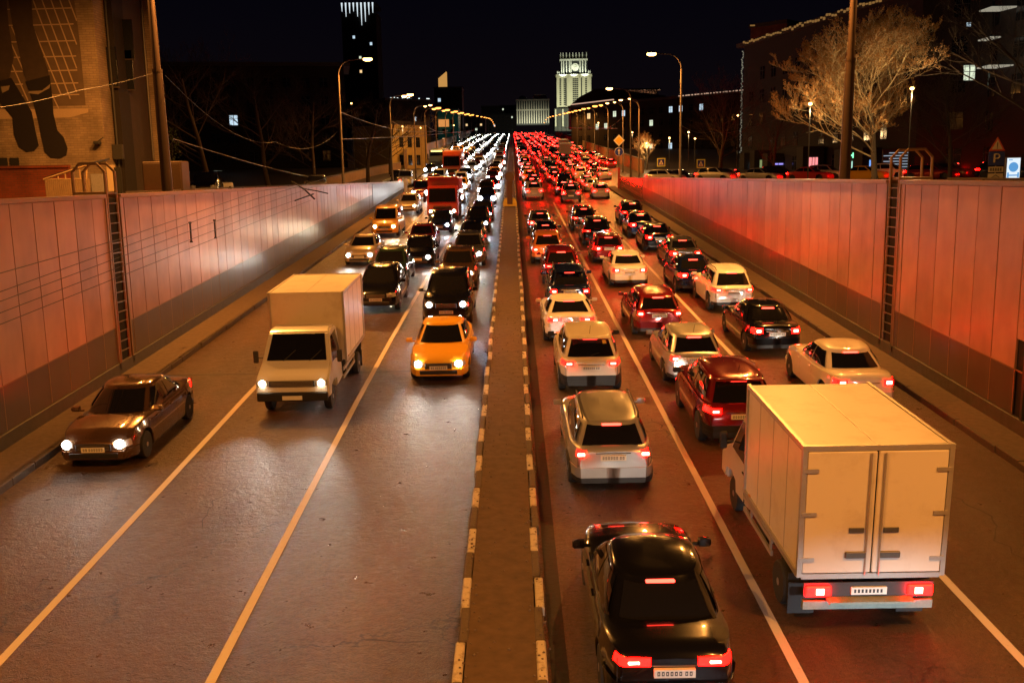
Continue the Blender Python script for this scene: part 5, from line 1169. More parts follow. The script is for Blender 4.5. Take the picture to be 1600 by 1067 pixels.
for k in range(26): u = A.x+(B_.x-A.x)*k/26; m.cbox((u-L0.x, -.6+k*.3, W(640, 156, Yk).z+.5+R.uniform(-.9, .7)-L0.z), (.35, .2, .25))
m.build('string_lights', emis('cornice_lamps', (.8, .92, .9), 2.0, False), t)
Yk = 360; t, A, B_, d = block('teal glass office block behind the double lamps', (W(684, 190, Yk).x, Yk), (W(716, 190, Yk).x, Yk), 16, 8, W(700, 172, Yk).z, mat('teal_glass_glow', (.02, .12, .10), .2, emit=(.02, .30, .24), es=.025, var=.3, scale=.5), name='office_building', lit=.10, seed=2, fl=3.3, bay=3)  # faint teal glow put into the wall material
L0 = t.location; m = MB(); q = W(692, 194, Yk-1); m.box((q.x-L0.x-1.6, -1, q.z-L0.z-1), (q.x-L0.x+2.2, -.6, q.z-L0.z+1.6)); m.build('lit_sign', emis('orange_sign', (1.0, .40, .10), .7, False), t)
Yk = 165; t, A, B_, d = block('yellow lamp lit house with arched windows behind the second lamp', (W(612, 220, Yk).x, Yk), (W(662, 220, Yk).x, Yk+6), 10, 1.0, W(640, 194, Yk).z, mat('ochre_stucco', (.48, .34, .12), .8, bump=.2, var=.25, scale=2), name='house', cat='house', lit=0, seed=3, fl=3.0, bay=1.9, ww=.9, wh=1.7)
L0 = t.location; lamp('wall_light', t, (0, -5, 7.2), 200, (1, .62, .18), 'POINT', .2)
m = MB(); m.tube([(0, -4.9, 7.3), (0, -.2, 7.6)], .05, 5); m.build('lamp_bracket', CHAS, t)
Yk = 700; t, A, B_, d = block('far low block closing the avenue at the crest, left of the floodlit palace', (W(700, 190, Yk).x, Yk), (W(758, 190, Yk).x, Yk), 25, 25, W(730, 183, Yk).z, STUC2, lit=.3, seed=6, fl=3.2, bay=3.4, ww=1.5, wh=1.5)
Yk = 1000; t, A, B_, d = block('far dark block with tiny lights behind the crest of the avenue', (W(752, 170, Yk).x, Yk), (W(806, 170, Yk).x, Yk), 25, 25, W(780, 166, Yk).z, STUC, lit=.12, seed=8, fl=4, bay=4.5)

# ---- floodlit high rise and palace
HOT = mat('hotel_stone', (.50, .50, .38), .8, bump=.1, scale=.3, var=.12); HOTD = mat('hotel_shade_and_windows', (.03, .035, .03), .7, var=.2)  # dark tone: shade between lit pilasters put into the colour, also windows
YH = 1050
def hx(px): return W(px, 190, YH).x
def hz(py): return W(897, py, YH).z
t = thing('high_rise_hotel', 'floodlit stepped high rise with a ring emblem and crown, in the centre distance', 'tower', ((hx(869)+hx(923))/2, YH, 25))
L0 = t.location.copy()
def hb(m, pa, pb, ya, yb, dy0, dy1, mi=0): m.box((hx(pa)-L0.x, dy0, hz(yb)-L0.z), (hx(pb)-L0.x, dy1, hz(ya)-L0.z), mi)
m = MB(); hb(m, 870, 924, 120, 200, 0, 22); hb(m, 866, 927, 170, 205, -5, 24, 1); m.build('main_block', [HOT, HOTD], t)
m = MB(); hb(m, 877, 918, 92, 117, 3, 19); m.build('upper_block', HOTD, t)
m = MB(); hb(m, 869, 925, 116.5, 120.5, -1.5, 23); m.build('cornice', HOT, t)
m = MB(); hb(m, 875.5, 919, 92, 94.5, 1.5, 20); m.build('upper_cornice', HOT, t)
m = MB(); hb(m, 876, 918, 84.5, 92, 4, 18); m.build('attic', HOTD, t)
for k, px in enumerate((871.5, 888.5, 893.5, 906.5, 911, 921.5)): m = MB(); hb(m, px-1.2, px+1.2, 121, 168, -.8, .05); m.build('pilaster', HOT, t)
for k, px in enumerate((878.5, 881.5, 886, 890.5, 893, 907, 911, 915.5)): m = MB(); hb(m, px-.7, px+.7, 94.6, 115, 1.6, 3.05); m.build('column', HOT, t)
for k, px in enumerate((877, 881, 886, 891, 896, 901, 906, 911, 917)): m = MB(); hb(m, px-.7, px+.7, 82, 91.9, 2.6, 4.1); m.build('crown_pier', HOT, t)
for k, px in enumerate((871.5, 874, 920, 922.5)): m = MB(); u = hx(px)-L0.x; m.lathe([(.0, hz(110)-L0.z), (.6, hz(113)-L0.z), (.9, hz(116.4)-L0.z)][::-1], 8, 'z', (u, 1, 0)); m.build('pinnacle', HOT, t)
for k in range(6):
    px = 868+k*11.2; m = MB(); hb(m, px-.9, px+.9, 171, 198, -5.9, -4.95); m.build('pilaster', HOT, t)
m = MB(); cx, cz = hx(899.5)-L0.x, hz(105)-L0.z; m.lathe([(3.2, 1.5), (3.9, 1.5), (3.9, 2.9), (3.2, 2.9)], 28, 'y', (cx, 0, cz)); m.build('ring_emblem', HOT, t)
m = MB(); m.tube([(cx, 1.4, cz-2.2), (cx, 1.4, cz+2.2)], .4, 6); m.tube([(cx, 1.4, cz+2.0), (cx+1.5, 1.4, cz+1.5), (cx+1.5, 1.4, cz+.3), (cx, 1.4, cz-.2)], .35, 6); m.build('emblem_centre', HOT, t)
wm_ = MB(); wm_.box((-.95, -.12, 0), (.95, .0, 1.5)); WM = wm_.mesh('window', HOTD)
for r_ in range(14):
    for px in (876, 882.5, 896.5, 899.5, 902.5, 916): o = link('window', WM, t); o.location = (hx(px)-L0.x, -.02, hz(125+r_*3.05)-L0.z)
for k, px in enumerate((884.8, 909)): m = MB(); hb(m, px-1.1, px+1.1, 122, 166, -.1, .1); m.build('shade_stripe', HOTD, t)  # thin dark strips; shade of recesses put into the colour
for px, py, pw in ((878, 202, 1.4), (897, 202, 1.6), (916, 202, 1.4)):
    lamp('floodlight', t, (hx(px)-L0.x, -80, 16), 100000*pw, (1.0, .97, .66), 'SPOT', 1.0, (math.radians(108), 0, 0), 70, .8)
for px in (880, 897, 914): lamp('ledge_floodlight', t, (hx(px)-L0.x, -7, hz(122)-L0.z), 12000, (.92, 1.0, .92), 'SPOT', .5, (math.radians(150), 0, 0), 100, .6)
YQ = 900
def qx(px): return W(px, 190, YQ).x
def qz(py): return W(835, py, YQ).z
t = thing('palace', 'floodlit pale palace with columns and a mansard roof, left of the high rise', 'building', ((qx(808)+qx(858))/2, YQ, 25)); L0 = t.location.copy()
def qb(m, pa, pb, ya, yb, d0, d1): m.box((qx(pa)-L0.x, d0, qz(yb)-L0.z), (qx(pb)-L0.x, d1, qz(ya)-L0.z))
m = MB(); qb(m, 807, 858.5, 157, 195, 0, 16); m.build('wall', HOTD, t)
m = MB(); qb(m, 806.5, 859, 155.5, 157.5, -.8, 16.5); m.build('cornice', HOT, t)
m = MB(); m.loft([[(qx(832)-L0.x, y, qz(155.4)-L0.z), (qx(856)-L0.x, y, qz(155.4)-L0.z), (qx(853)-L0.x, y, qz(148)-L0.z), (qx(835)-L0.x, y, qz(148)-L0.z)] for y in (2, 12)]); m.build('mansard_roof', mat('mansard', (.35,.3,.22), .6, var=.2), t)
m = MB(); m.lathe([(3.6, 0), (3.4, 1.4), (2.4, 2.9), (.4, 3.7)], 14, 'z', (qx(817)-L0.x, 6, qz(155)-L0.z)); m.build('dome', mat('mansard'), t) if False else m.build('dome', MATS['mansard'], t)
for k in range(14):
    px = 808.5+k*3.75; m = MB(); qb(m, px-.7, px+.7, 158, 193, -.7, .0); m.build('column', HOT, t)
m = MB(); qb(m, 807, 858.5, 171, 173, -.5, .02); m.build('string_course', HOT, t)
for px in (815, 833, 851): lamp('floodlight', t, (qx(px)-L0.x, -22, 14), 20000, (1.0, .95, .74), 'SPOT', .8, (math.radians(90), 0, 0), 120, .8)

# ---- right side
Yc = 270; zc = W(1000, 161, Yc).z; P0, P1 = (W(893, 170, 285).x, 285), (W(1166, 160, 240).x, 240)
t, A, B_, d = block('long dark block with a lit cornice line across the right background', P0, P1, 16, -1, zc, STUC, lit=.14, seed=17, fl=3.1, bay=3.3, ww=1.1, wh=1.5)
L0 = t.location; m = MB(); m.tube([(A.x-L0.x, A.y-.5-L0.y, W(893, 164, 285).z-L0.z), (B_.x-L0.x-30, B_.y+22-L0.y-.5, zc-L0.z+.35)], .16, 5); m.build('cornice_light', emis('cornice_line', (1.0, .62, .42), .6, False), t)
for k in range(22):
    u = 1-.34*(1-k/21); q = A.lerp(B_, u); m = MB(); m.cbox((q.x-L0.x, q.y-.6-L0.y, zc-L0.z+.45+(q.x-A.x)*.0), (.5+.5*(k % 3 == 0), .2, .26)); m.build('cornice_bulb', MATS['cornice_line'], t)
Yc = 330
t = thing('apartment_building', 'dark steep gabled roof rising in front of the floodlit high rise', 'building', (W(925, 160, Yc).x, Yc, 10)); L0 = t.location
m = MB(); q = [(W(a, b, Yc).x-L0.x, W(a, b, Yc).z-L0.z) for a, b in ((892, 200), (1040, 200), (1040, 150), (965, 140), (930, 139), (905, 152), (892, 164))]; m.prism(q, 0, 14, 'xz'); m.build('wall', STUC2, t)
Yc = 345; t, A, B_, d = block('dark block with a lit colonnade under its flat roof, above the long block', (W(974, 150, Yc).x, Yc), (W(1028, 150, Yc).x, Yc), 14, 12, W(1000, 151, Yc).z, STUC2, lit=0, seed=3)
L0 = t.location; z0_ = W(1000, 151, Yc).z+.5-L0.z; z1_ = W(1000, 141, Yc).z-L0.z; m = MB(); m.box((A.x-L0.x-1, -.6, z1_), (B_.x-L0.x+1, 14, z1_+.5)); m.build('loggia_roof', STUC2, t)
m = MB(); m.box((A.x-L0.x+.5, 3, z0_), (B_.x-L0.x-.5, 3.3, z1_)); m.build('loggia_wall', STUC2, t)
for k in range(13): u = A.x+(B_.x-A.x)*(k+.5)/13-L0.x; m = MB(); m.box((u-.22, -.3, z0_), (u+.22, .2, z1_)); m.build('loggia_column', mat('loggia_stone', (.4,.3,.2), .8, var=.1), t)
for k in range(3): lamp('loggia_light', t, (A.x-L0.x+3+k*4.6, 1.6, z0_+.3), 260, (1, .55, .3), 'POINT', .3)
# large block behind the lit tree
P0, P1 = (W(1163, 72, 152).x, 152), (W(1440, -20, 108).x, 108); zr_ = W(1163, 73, 152).z; P2 = (P1[0]+(P1[0]-P0[0])*.9, P1[1]+(P1[1]-P0[1])*.9)
t, A, B_, d = block('tall dark block with a lit cornice and string lights down its corner', P0, P2, 14, -1, zr_, STUC, lit=.0, seed=23, fl=3.3, bay=3.6, ww=1.3, wh=1.8)
L0 = t.location; m = MB(); n = 90
for k in range(n): u = k/n; q = A.lerp(B_, u*.75); m.cbox((q.x-L0.x-.2, q.y-L0.y-.8, zr_-L0.z+.3+R.uniform(-.15, .25)), (.35, .35, .14+.22*R.random()))
m.build('cornice_light', emis('cornice_amber', (1.0, .50, .14), .22, False), t)
m = MB()
for k in range(70): m.cbox((A.x-L0.x-.35+R.uniform(-.12, .12), A.y-L0.y-.5, zr_-L0.z-.8-k*.235), (.10+.12*R.random(), .12, .12))
m.build('corner_string_lights', emis('string_white', (1.0, .92, .66), .24, False), t)
t2, A2, B2, d2 = block('set back upper block with an orange lit cornice behind the string lit corner', (W(1173, 40, 175).x, 175), (W(1230, 37, 170).x, 170), 14, 6, W(1200, 40, 172).z, BR2, lit=0, seed=2, facade_on=False)
L0 = t2.location; m = MB(); m.box((A2.x-L0.x-.3, A2.y-L0.y-1.0, W(1200, 40, 172).z-L0.z+.2), (B2.x-L0.x, A2.y-L0.y-.8, W(1200, 40, 172).z-L0.z+.42)); m.build('cornice_light', MATS['cornice_amber'], t2)
# dark tower at the right edge with lit ledges
Yr = 95; t, A, B_, d = block('dark block with thin lit balcony ledges at the right edge', (W(1432, 200, 100).x, 100), (W(1680, 200, 92).x, 92), 14, -1, 30, STUC, lit=.0, seed=31, fl=3.6, bay=3.4)
L0 = t.location
for pa, pb, py in ((1542, 1590, 14), (1540, 1563, 60.5), (1538, 1586, 104.5)):
    q0, q1 = W(pa, py, 94.0), W(pb, py, 93.2); m = MB(); m.box((q0.x-L0.x, 94.0-L0.y-.9, q0.z-L0.z-.06), (q1.x-L0.x, 94.0-L0.y+1.5, q0.z-L0.z+.06)); m.build('lit_ledge', emis('ledge_glow', (1.0, .92, .70), .3, False), t)  # light on the balcony ledge put in as its own glow
for px, py, mt_, ww_, wh_ in ((1490, 121, LITS[1], 1.0, 1.2), (1490, 111, LITS[1], 1.0, .3), (1597, 80, LITS[0], .8, 1.3), (1489, 47, LITS[2], .35, .35)):
    q = W(px, py, 96.0); m = MB(); m.box((-ww_/2, 0, -wh_/2), (ww_/2, .1, wh_/2), 0); m.box((-.04, -.03, -wh_/2), (.04, 0, wh_/2), 1); m.box((-ww_/2, -.03, wh_*.12), (ww_/2, 0, wh_*.12+.06), 1); o = m.build('lit_window', [mt_, CHAS], t); o.location = (q.x-L0.x, 95.9-L0.y-(q.x-A.x)*0-0.2-3, q.z-L0.z)
for px, py, Y_ in ((1572, 46, 91), (1578, 98, 91)): q = W(px, py, Y_); lamp('ledge_floodlight', t, (q.x-L0.x, q.y-L0.y, q.z-L0.z), 60, (1, .8, .45), 'POINT', .1)
# shops at street level
def shop(lb, px0, px1, py0, py1, Y, col, st, extra=None):
    a, b = W(px0, py1, Y), W(px1, py0, Y); t = thing('shop_front', lb, 'shop', (a.x, Y, side_z(Y))); L0 = t.location
    m = MB(); m.box((-.8, .1, 0), (b.x-a.x+.8, 3, b.z-L0.z+1.4)); m.build('wall', STUC, t)
    m = MB(); m.box((0, 0, max(.2, a.z-L0.z)), (b.x-a.x, .09, b.z-L0.z), 0)
    for k in range(1, 3): m.box(((b.x-a.x)*k/3-.04, -.03, max(.2, a.z-L0.z)), ((b.x-a.x)*k/3+.04, 0, b.z-L0.z), 1)
    m.build('shop_window', [emis(lb[:18], col, st, False), CHAS], t); return t, L0
shop('pale blue lit shop window right of the crossing signs', 1171, 1179, 254, 266, 145, (.25, .75, 1.0), 2.0)
shop('greenish lit shop window between dark tree trunks', 1187, 1200, 250, 270, 142, (.6, .75, .3), .35)
shop('red and white lit shop window left of the thick right post', 1264, 1278, 246, 263, 126, (1.0, .30, .30), 1.2)
t, L0 = shop('shop with a green cross, right of the thick right post', 1326, 1336, 252, 268, 116, (.55, 1.0, .8), .9)
q = W(1334, 243, 115.6); m = MB(); m.cbox((q.x-L0.x, -.3, q.z-L0.z), (.62, .1, .2)); m.cbox((q.x-L0.x, -.3, q.z-L0.z), (.2, .104, .62)); m.build('green_cross', emis('green_cross', (.25, 1.0, .5), 1.8, False), t)
shop('blue lit shop window behind the branches of the lit tree', 1358, 1368, 250, 268, 112, (.2, .45, 1.0), 1.0)
shop('dark kiosk with a violet and green light strip far right', 1208, 1232, 255, 258, 138, (.35, .3, 1.0), 1.2)
t = thing('stair_sign', 'rows of pale blue slats glowing behind the right wall left of the ladder hoop', 'lit sign', tuple(W(1400, 264, 106))); 
for k in range(6): m = MB(); m.cbox((0+(.25 if k % 2 else -.1), 0, .2+k*.30), (2.6-(.5 if k % 2 else 0), .08, .07)); m.build('light_slat', emis('slat_light', (.7, .85, 1), .55, False), t)
m = MB(); m.box((-1.5, .05, -1.0), (1.5, .2, 2.1)); m.build('back_panel', CHAS, t)
# blue screen on the far right kerb
t = thing('led_billboard', 'tall violet blue lit billboard beside the far right lanes', 'billboard', (W(901, 190, 300).x, 300, road_z(300))); L0 = t.location
q0, q1 = W(896.5, 200, 300), W(904.5, 183, 300); m = MB(); m.box((q0.x-L0.x, 0, q0.z-L0.z), (q1.x-L0.x, .3, q1.z-L0.z)); m.box(((q0.x+q1.x)/2-L0.x-.2, .05, 0), ((q0.x+q1.x)/2-L0.x+.2, .25, q0.z-L0.z)); m.build('case', CHAS, t)
m = MB()
for r_ in range(5):
    for c_ in range(2): 
        w_ = (q1.x-q0.x)/2; h_ = (q1.z-q0.z)/5; m.box((q0.x-L0.x+c_*w_+.06, -.05, q0.z-L0.z+r_*h_+.08), (q0.x-L0.x+(c_+1)*w_-.06, -.01, q0.z-L0.z+(r_+1)*h_-.08))
m.build('screen', emis('violet_screen', (.12, .08, 1.0), 2.2, False), t)
# smaller lamps among the buildings
BLKP = mat('pole_black', (.02, .017, .015), .6, var=.1)
def yard_lamp(px, py, Y, lb, on=True, w_=500):
    p = W(px, py, Y); t = thing('yard_lamp', lb, 'street lamp', (p.x, Y, side_z(Y)), group='small lamps among the houses'); h = p.z-side_z(Y)
    m = MB(); m.tube([(0, 0, 0), (0, 0, h)], .04, 8); m.build('pole', BLKP, t, 40)
    m = MB(); m.lathe([(.03, h), (.11, h+.03), (.14, h+.11), (.09, h+.18), (0, h+.20)], 12, 'z'); m.build('bulb', BULB, t, 40)
    if on: lamp('yard_light', t, (0, -.1, h-.4), w_, (1, .62, .26), 'POINT', .25)
for a in ((988, 208, 175, 'small reddish lamp left of the brightest street lamp'), (1010, 225, 150, 'small lamp lighting a yellow leafed tree behind the right wall', True, 500), (1046, 217, 140, 'small lamp left of the tall right street lamp post'), (1076, 208, 135, 'upper of two pale lamps right of the tall right lamp post'), (1086, 218, 140, 'lower of two pale lamps right of the tall right lamp post', False), (1153, 182, 130, 'small pale lamp left of the string lit building corner', False), (1266, 165, 67, 'small warm lamp left of the lit bare tree', True, 700), (1425, 141, 66, 'small orange lamp inside the crown of the lit bare tree', True, 1100), (935, 193, 200, 'small lamp above the far right parapet'), (549, 163, 150, 'lone small lamp right of the first left street lamp', False), (629, 199, 140, 'small lamp in front of the ochre house'), (657, 201, 170, 'small pale lamp right of the ochre house', False), (709, 197, 220, 'small pale lamp above the tall orange lorry', False)): yard_lamp(*a)

# ================================================================== TREES
BARK = mat('bark', (.09, .065, .04), .85, bump=.5, scale=8, var=.3); TWIG = mat('twig_bark_lit', (.48, .38, .22), .8, var=.3); BUDS = mat('dry_leaves', (.40, .20, .06), .8, var=.4); BARKD = mat('bark_shaded', (.05, .035, .025), .9, var=.3)  # lit twigs made pale, unlit trees darker; lighting put into bark colours
def tree(lb, x, y, h, spread, seed, bark, twig, bud=None, first=.22, depth=5, grp=None, dens=1.0, lean=(0, 0)):
    rd = random.Random(seed); z0 = side_z(y); t = thing('bare_tree', lb, 'tree', (x, y, z0), group=grp)
    trunk, crown, buds = MB(), MB(), MB()
    def grow(p, d, L, r_, k):
        n = 3 if k > 2 else 4; pts = [p]; q = p.copy(); dd = d.copy()
        for i in range(n):
            dd = (dd+Vector((rd.uniform(-1, 1), rd.uniform(-1, 1), rd.uniform(-.5, .9)))*(.16+.04*k)+Vector((0, 0, .10 if k > 1 else .0))).normalized(); q = q+dd*L/n; pts.append(q.copy())
        (trunk if k == 0 else crown).tube(pts, [r_*(1-.55*i/n) for i in range(n+1)], 7 if k == 0 else (5 if k < 3 else 3), None, False)
        if k >= depth:
            if bud is not None:
                for i in range(1, n+1):
                    for _ in range(2):
                        c = pts[i]+Vector((rd.uniform(-.05, .05), rd.uniform(-.05, .05), rd.uniform(-.03, .08))); e = .05; a, b = Vector((rd.uniform(-e, e), rd.uniform(-e, e), rd.uniform(0, e*2))), Vector((rd.uniform(-e, e), rd.uniform(-e, e), rd.uniform(-e, e))); buds.add([c, c+a, c+a+b, c+b], [(0, 1, 2, 3)])
            return
        cn = [int(13*dens), 7, 6, 4, 4, 3][k]
        for j in range(cn):
            u = (first if k == 0 else .22)+(1-(first if k == 0 else .22))*(j+rd.random())/cn; i = min(n-1, int(u*n)); base = pts[i].lerp(pts[i+1], u*n-i)
            ax = rd.uniform(0, 2*PI); side = Vector((math.cos(ax), math.sin(ax), 0)); 
            tilt = rd.uniform(.7, 1.1) if k == 0 else rd.uniform(.45, .95)
            loc = pts[i+1]-pts[i]; loc.normalize(); s_ = (side-loc*side.dot(loc)).normalized()
            nd = (loc*math.cos(tilt)+s_*math.sin(tilt)).normalized()
            if k == 0: nd = Vector((nd.x*spread, nd.y*spread, nd.z)); LL = h*.47*(1.0 if u < .5 else 1.0-1.15*(u-.5))*min(1.3, spread)
            else: LL = L*(.62-.2*u)*rd.uniform(.8, 1.15)
            grow(base, nd.normalized(), LL, max(.008, r_*(1-.55*u)*(.30 if k == 0 else .60)), k+1)
    grow(Vector((0, 0, 0)), Vector((lean[0], lean[1], 1)).normalized(), h*.80, h*.022, 0)
    trunk.build('trunk', bark, t, 60); crown.build('crown', twig, t, 60)
    if bud is not None: buds.build('leaves', bud, t)
    return t
p = W(1368, 262, 72); tree('wide bare tree with golden lit twigs behind the thick right post', p.x, 72, 10.8, 1.4, 3, BARK, TWIG, BUDS, .18, 5, None, 1.25)
p = W(1440, 262, 78); tree('bare tree partly behind the golden lit one, reaching right', p.x+3.2, 80, 8.5, 1.3, 12, BARKD, BARKD, None, .2, 4)
p = W(1600, 262, 62); tree('bare tree cut by the right edge, twigs over the lit ledges', p.x+1.5, 62, 14, 1.2, 8, BARKD, BARKD, None, .25, 4)
p = W(1125, 265, 118); tree('dim reddish bare tree between the crossing sign and the string lights', p.x, 118, 12, 1.2, 5, BARKD, BARK, None, .2, 4)
p = W(1012, 262, 150); tree('small yellow leafed tree under a small lamp behind the right wall', p.x, 151, 5.5, 1.0, 6, BARK, TWIG, BUDS, .2, 3)
p = W(1205, 262, 110); tree('dark thin tree in front of the lit shop windows', p.x, 110, 8, 1.1, 15, BARKD, BARKD, None, .2, 3)
for k, (px, Y, h_, sd, lb) in enumerate(((330, 75, 11, 31, 'dark bare tree just right of the thick left post'), (420, 95, 12, 32, 'dark bare tree midway between post and left lamp'), (490, 110, 12, 33, 'dark bare tree just left of the first left lamp'), (575, 125, 12, 34, 'dark bare tree between the first and second left lamps'), (610, 150, 11, 35, 'dark tree crowding the ochre house'), (655, 190, 12, 36, 'dark bare tree right of the ochre house'))):
    p = W(px, 280, Y); tree(lb, p.x, Y, h_, 1.1, sd, BARKD, BARKD, None, .2, 4 if k < 3 else 3)
# a little pruned evergreen with green leaves by the thick left post
p = W(268, 226, 60); t = thing('shrub', 'small green shrub beside the thick left post', 'shrub', (p.x, 60, side_z(60))); m = MB(); hh = p.z-side_z(60)+1.0
for k in range(420):
    a = R.uniform(0, 2*PI); z = R.random()**.8*hh; r_ = .65*(1-.6*abs(z/hh-.5))*R.random()**.5; c = Vector((r_*math.cos(a), r_*math.sin(a), z)); e = .09
    a_, b_ = Vector((R.uniform(-e, e), R.uniform(-e, e), R.uniform(-e, e))), Vector((R.uniform(-e, e), R.uniform(-e, e), R.uniform(-e, e))); m.add([c, c+a_, c+a_+b_, c+b_], [(0, 1, 2, 3)])
m.build('foliage', mat('leaf_green', (.10, .13, .02), .7, var=.4), t); m = MB(); m.tube([(0, 0, 0), (0, 0, hh*.8)], .04, 5); m.build('stem', BARKD, t)
# ================================================================== THE JAM FARTHER OFF
near = [(o.location.x, o.location.y) for o in C.objects if o.get('category') in ('car', 'taxi', 'truck', 'bus')]
RT = random.Random(21)
rlanes = [('lane beside the median', lambda Y: 2.15, 97), ('second lane from the median', lambda Y: 5.4, 93), ('third lane from the median', lambda Y: 8.9, 96), ('fourth lane from the median', lambda Y: 12.1+min(1, (Y-110)/100)*.4, 128), ('lane by the right parapet', lambda Y: 15.4+min(1, (Y-110)/150)*.7, 160)]
llanes = [('lane beside the median', lambda Y: -2.6, 92), ('second lane from the median', lambda Y: -6.0, 88), ('third lane from the median', lambda Y: -9.5, 98), ('fourth lane from the median', lambda Y: -12.9-(Y-130)*.004, 150), ('lane by the left parapet', lambda Y: -16.6-(Y-230)*.01, 235)]
types = ['sedan', 'hatch', 'suv', 'suv', 'sedan', 'wagon', 'bigsuv', 'van']; cols = ['black', 'white', 'silver', 'grey', 'black', 'dark_red', 'white', 'dark_blue', 'brown', 'yellow', 'silver', 'red']
cname = {'dark_red': 'dark red', 'dark_blue': 'dark blue'}
tname = {'sedan': 'saloon', 'hatch': 'hatchback', 'suv': 'crossover', 'wagon': 'estate', 'bigsuv': 'off-roader', 'van': 'van', 'coupe': 'coupe'}
oname = {'suv': 'suv_car', 'bigsuv': 'suv_car', 'van': 'van', 'sedan': 'sedan_car', 'coupe': 'sedan_car', 'hatch': 'hatchback_car', 'wagon': 'estate_car'}
def crashes(x, y, L):
    for a, b in near:
        if abs(a-x) < 2.1 and abs(b-y) < L/2+3.1: return True
    for a, b, c in ((-6.9, 140, 8), (-11.3, 166, 8), (13.1, 205, 6), (12.9, 238, 8)):
        if abs(a-x) < 2.8 and abs(b-y) < c: return True
    return False
NIND = 0; far_start = {}
protos = {}
def proto_parts(ty, col, rev):
    """simplified car: one mesh for the body with glass and wheels, lamps as parts"""
    key = (ty, col, rev)
    if key in protos: return protos[key]
    s = cached(('shape', ty), lambda: Shape(ty)); me = body_mesh(s, PAINTS[col], 1)
    gl = MB()
    for a, b, v0, v1 in ((.06, .94, .1, .95), (2.09, 2.91, .2, .9), (1.06, 1.93, .16, .92), (3.07, 3.94, .16, .92)):
        q = patch(s, a, b, v0, v1, .01, 4); gl.add(q.v, q.f)
    glm = gl.mesh('window', GLASS, 60)
    wl = MB()
    for y in s.yw:
        for sd in (-1, 1): wl.lathe([(0, -.1), (s.wr, -.1), (s.wr, .1), (0, .1)], 12, 'x', (sd*(s.W/2-.12), y, s.wr))
    wlm = wl.mesh('wheel', RUB)
    lights = []
    if rev:
        z = s.nose-.05
        for sd in (-1, 1):
            q = MB(); q.lathe([(0, s.h+.05), (.17, s.h+.04), (.23, s.h-.02)], 10, 'y', (sd*s.W/2*.68, 0, z)); lights.append(('headlight', q.mesh('headlight', HLFB if ((len(ty)*3+len(col)) % 3 == 0) else HLF)))  # lens enlarged past a real one to stand for headlight glare
    else:
        z0 = .72 if ty in ('sedan', 'hatch', 'wagon') else .84
        for sd in (-1, 1):
            q = wrap(s, -1, s.W/2*.55, .24, z0, min(z0+.22, s.tail-.02), .014, sd); b = len(q.v)
            xm = s.W/2*.70; q.rbox((sd*xm-.10, -s.h-.03, z0+.03), (sd*xm+.10, -s.h-.005, z0+.13), .012, 1)
            lights.append(('tail_lamp', q.mesh('tail_lamp', [TLF_ON, TLF_CORE])))
        p = s.gh(2.5, .96); q = MB(); q.box((-.22, p.y-.04, p.z-.02), (.22, p.y+.02, p.z+.03)); lights.append(('brake_light', q.mesh('brake_light', TLF_CORE)))
        q = MB(); z = .62; q.box((-.26, -s.h-.03, z), (.26, -s.h, z+.11)); lights.append(('number_plate', q.mesh('number_plate', PLATE)))
    protos[key] = (me, glm, wlm, lights); return protos[key]
SKIPB = 0.45
def far_car(ty, col, x, Y, rev, label, cat, group, rnd):
    me, glm, wlm, lights = proto_parts(ty, col, rev); th = math.atan(SLOPE)
    t = thing(oname[ty], label, cat, (x, Y, road_z(Y)), ((-th if rev else th), 0, (PI if rev else 0)+rnd.uniform(-.06, .06)), group)
    link('body', me, t); link('window', glm, t)
    if Y < 180: link('wheel', wlm, t)
    for nm, lm in lights:
        if nm == 'brake_light' and rnd.random() < SKIPB: continue
        link(nm, lm, t)
FARY = 262
for lanes, rev, grp in ((rlanes, False, GR), (llanes, True, GL)):
    for nm, fx, Y0 in lanes:
        Y = Y0+RT.uniform(0, 2); n = 0
        while Y < FARY:
            ty, col = RT.choice(types), RT.choice(cols); L = TYPES[ty]['L']; x = fx(Y)+RT.uniform(-.42, .42)
            if not crashes(x, Y, L) and RT.random() > .05:
                n += 1; cat = 'taxi' if col == 'yellow' else 'car'
                far_car(ty, col, x, Y, rev, '%s %s, %s in the far %s jam, %s' % (cname.get(col, col), tname[ty], ordw(n), 'white-lit' if rev else 'red-lit', nm), cat, 'cars of the far jam, '+('headlights towards the viewer' if rev else 'tail lamps lit'), RT); NIND += 1
            Y += L+RT.uniform(1.3, 4.6)
        far_start[(rev, nm)] = Y
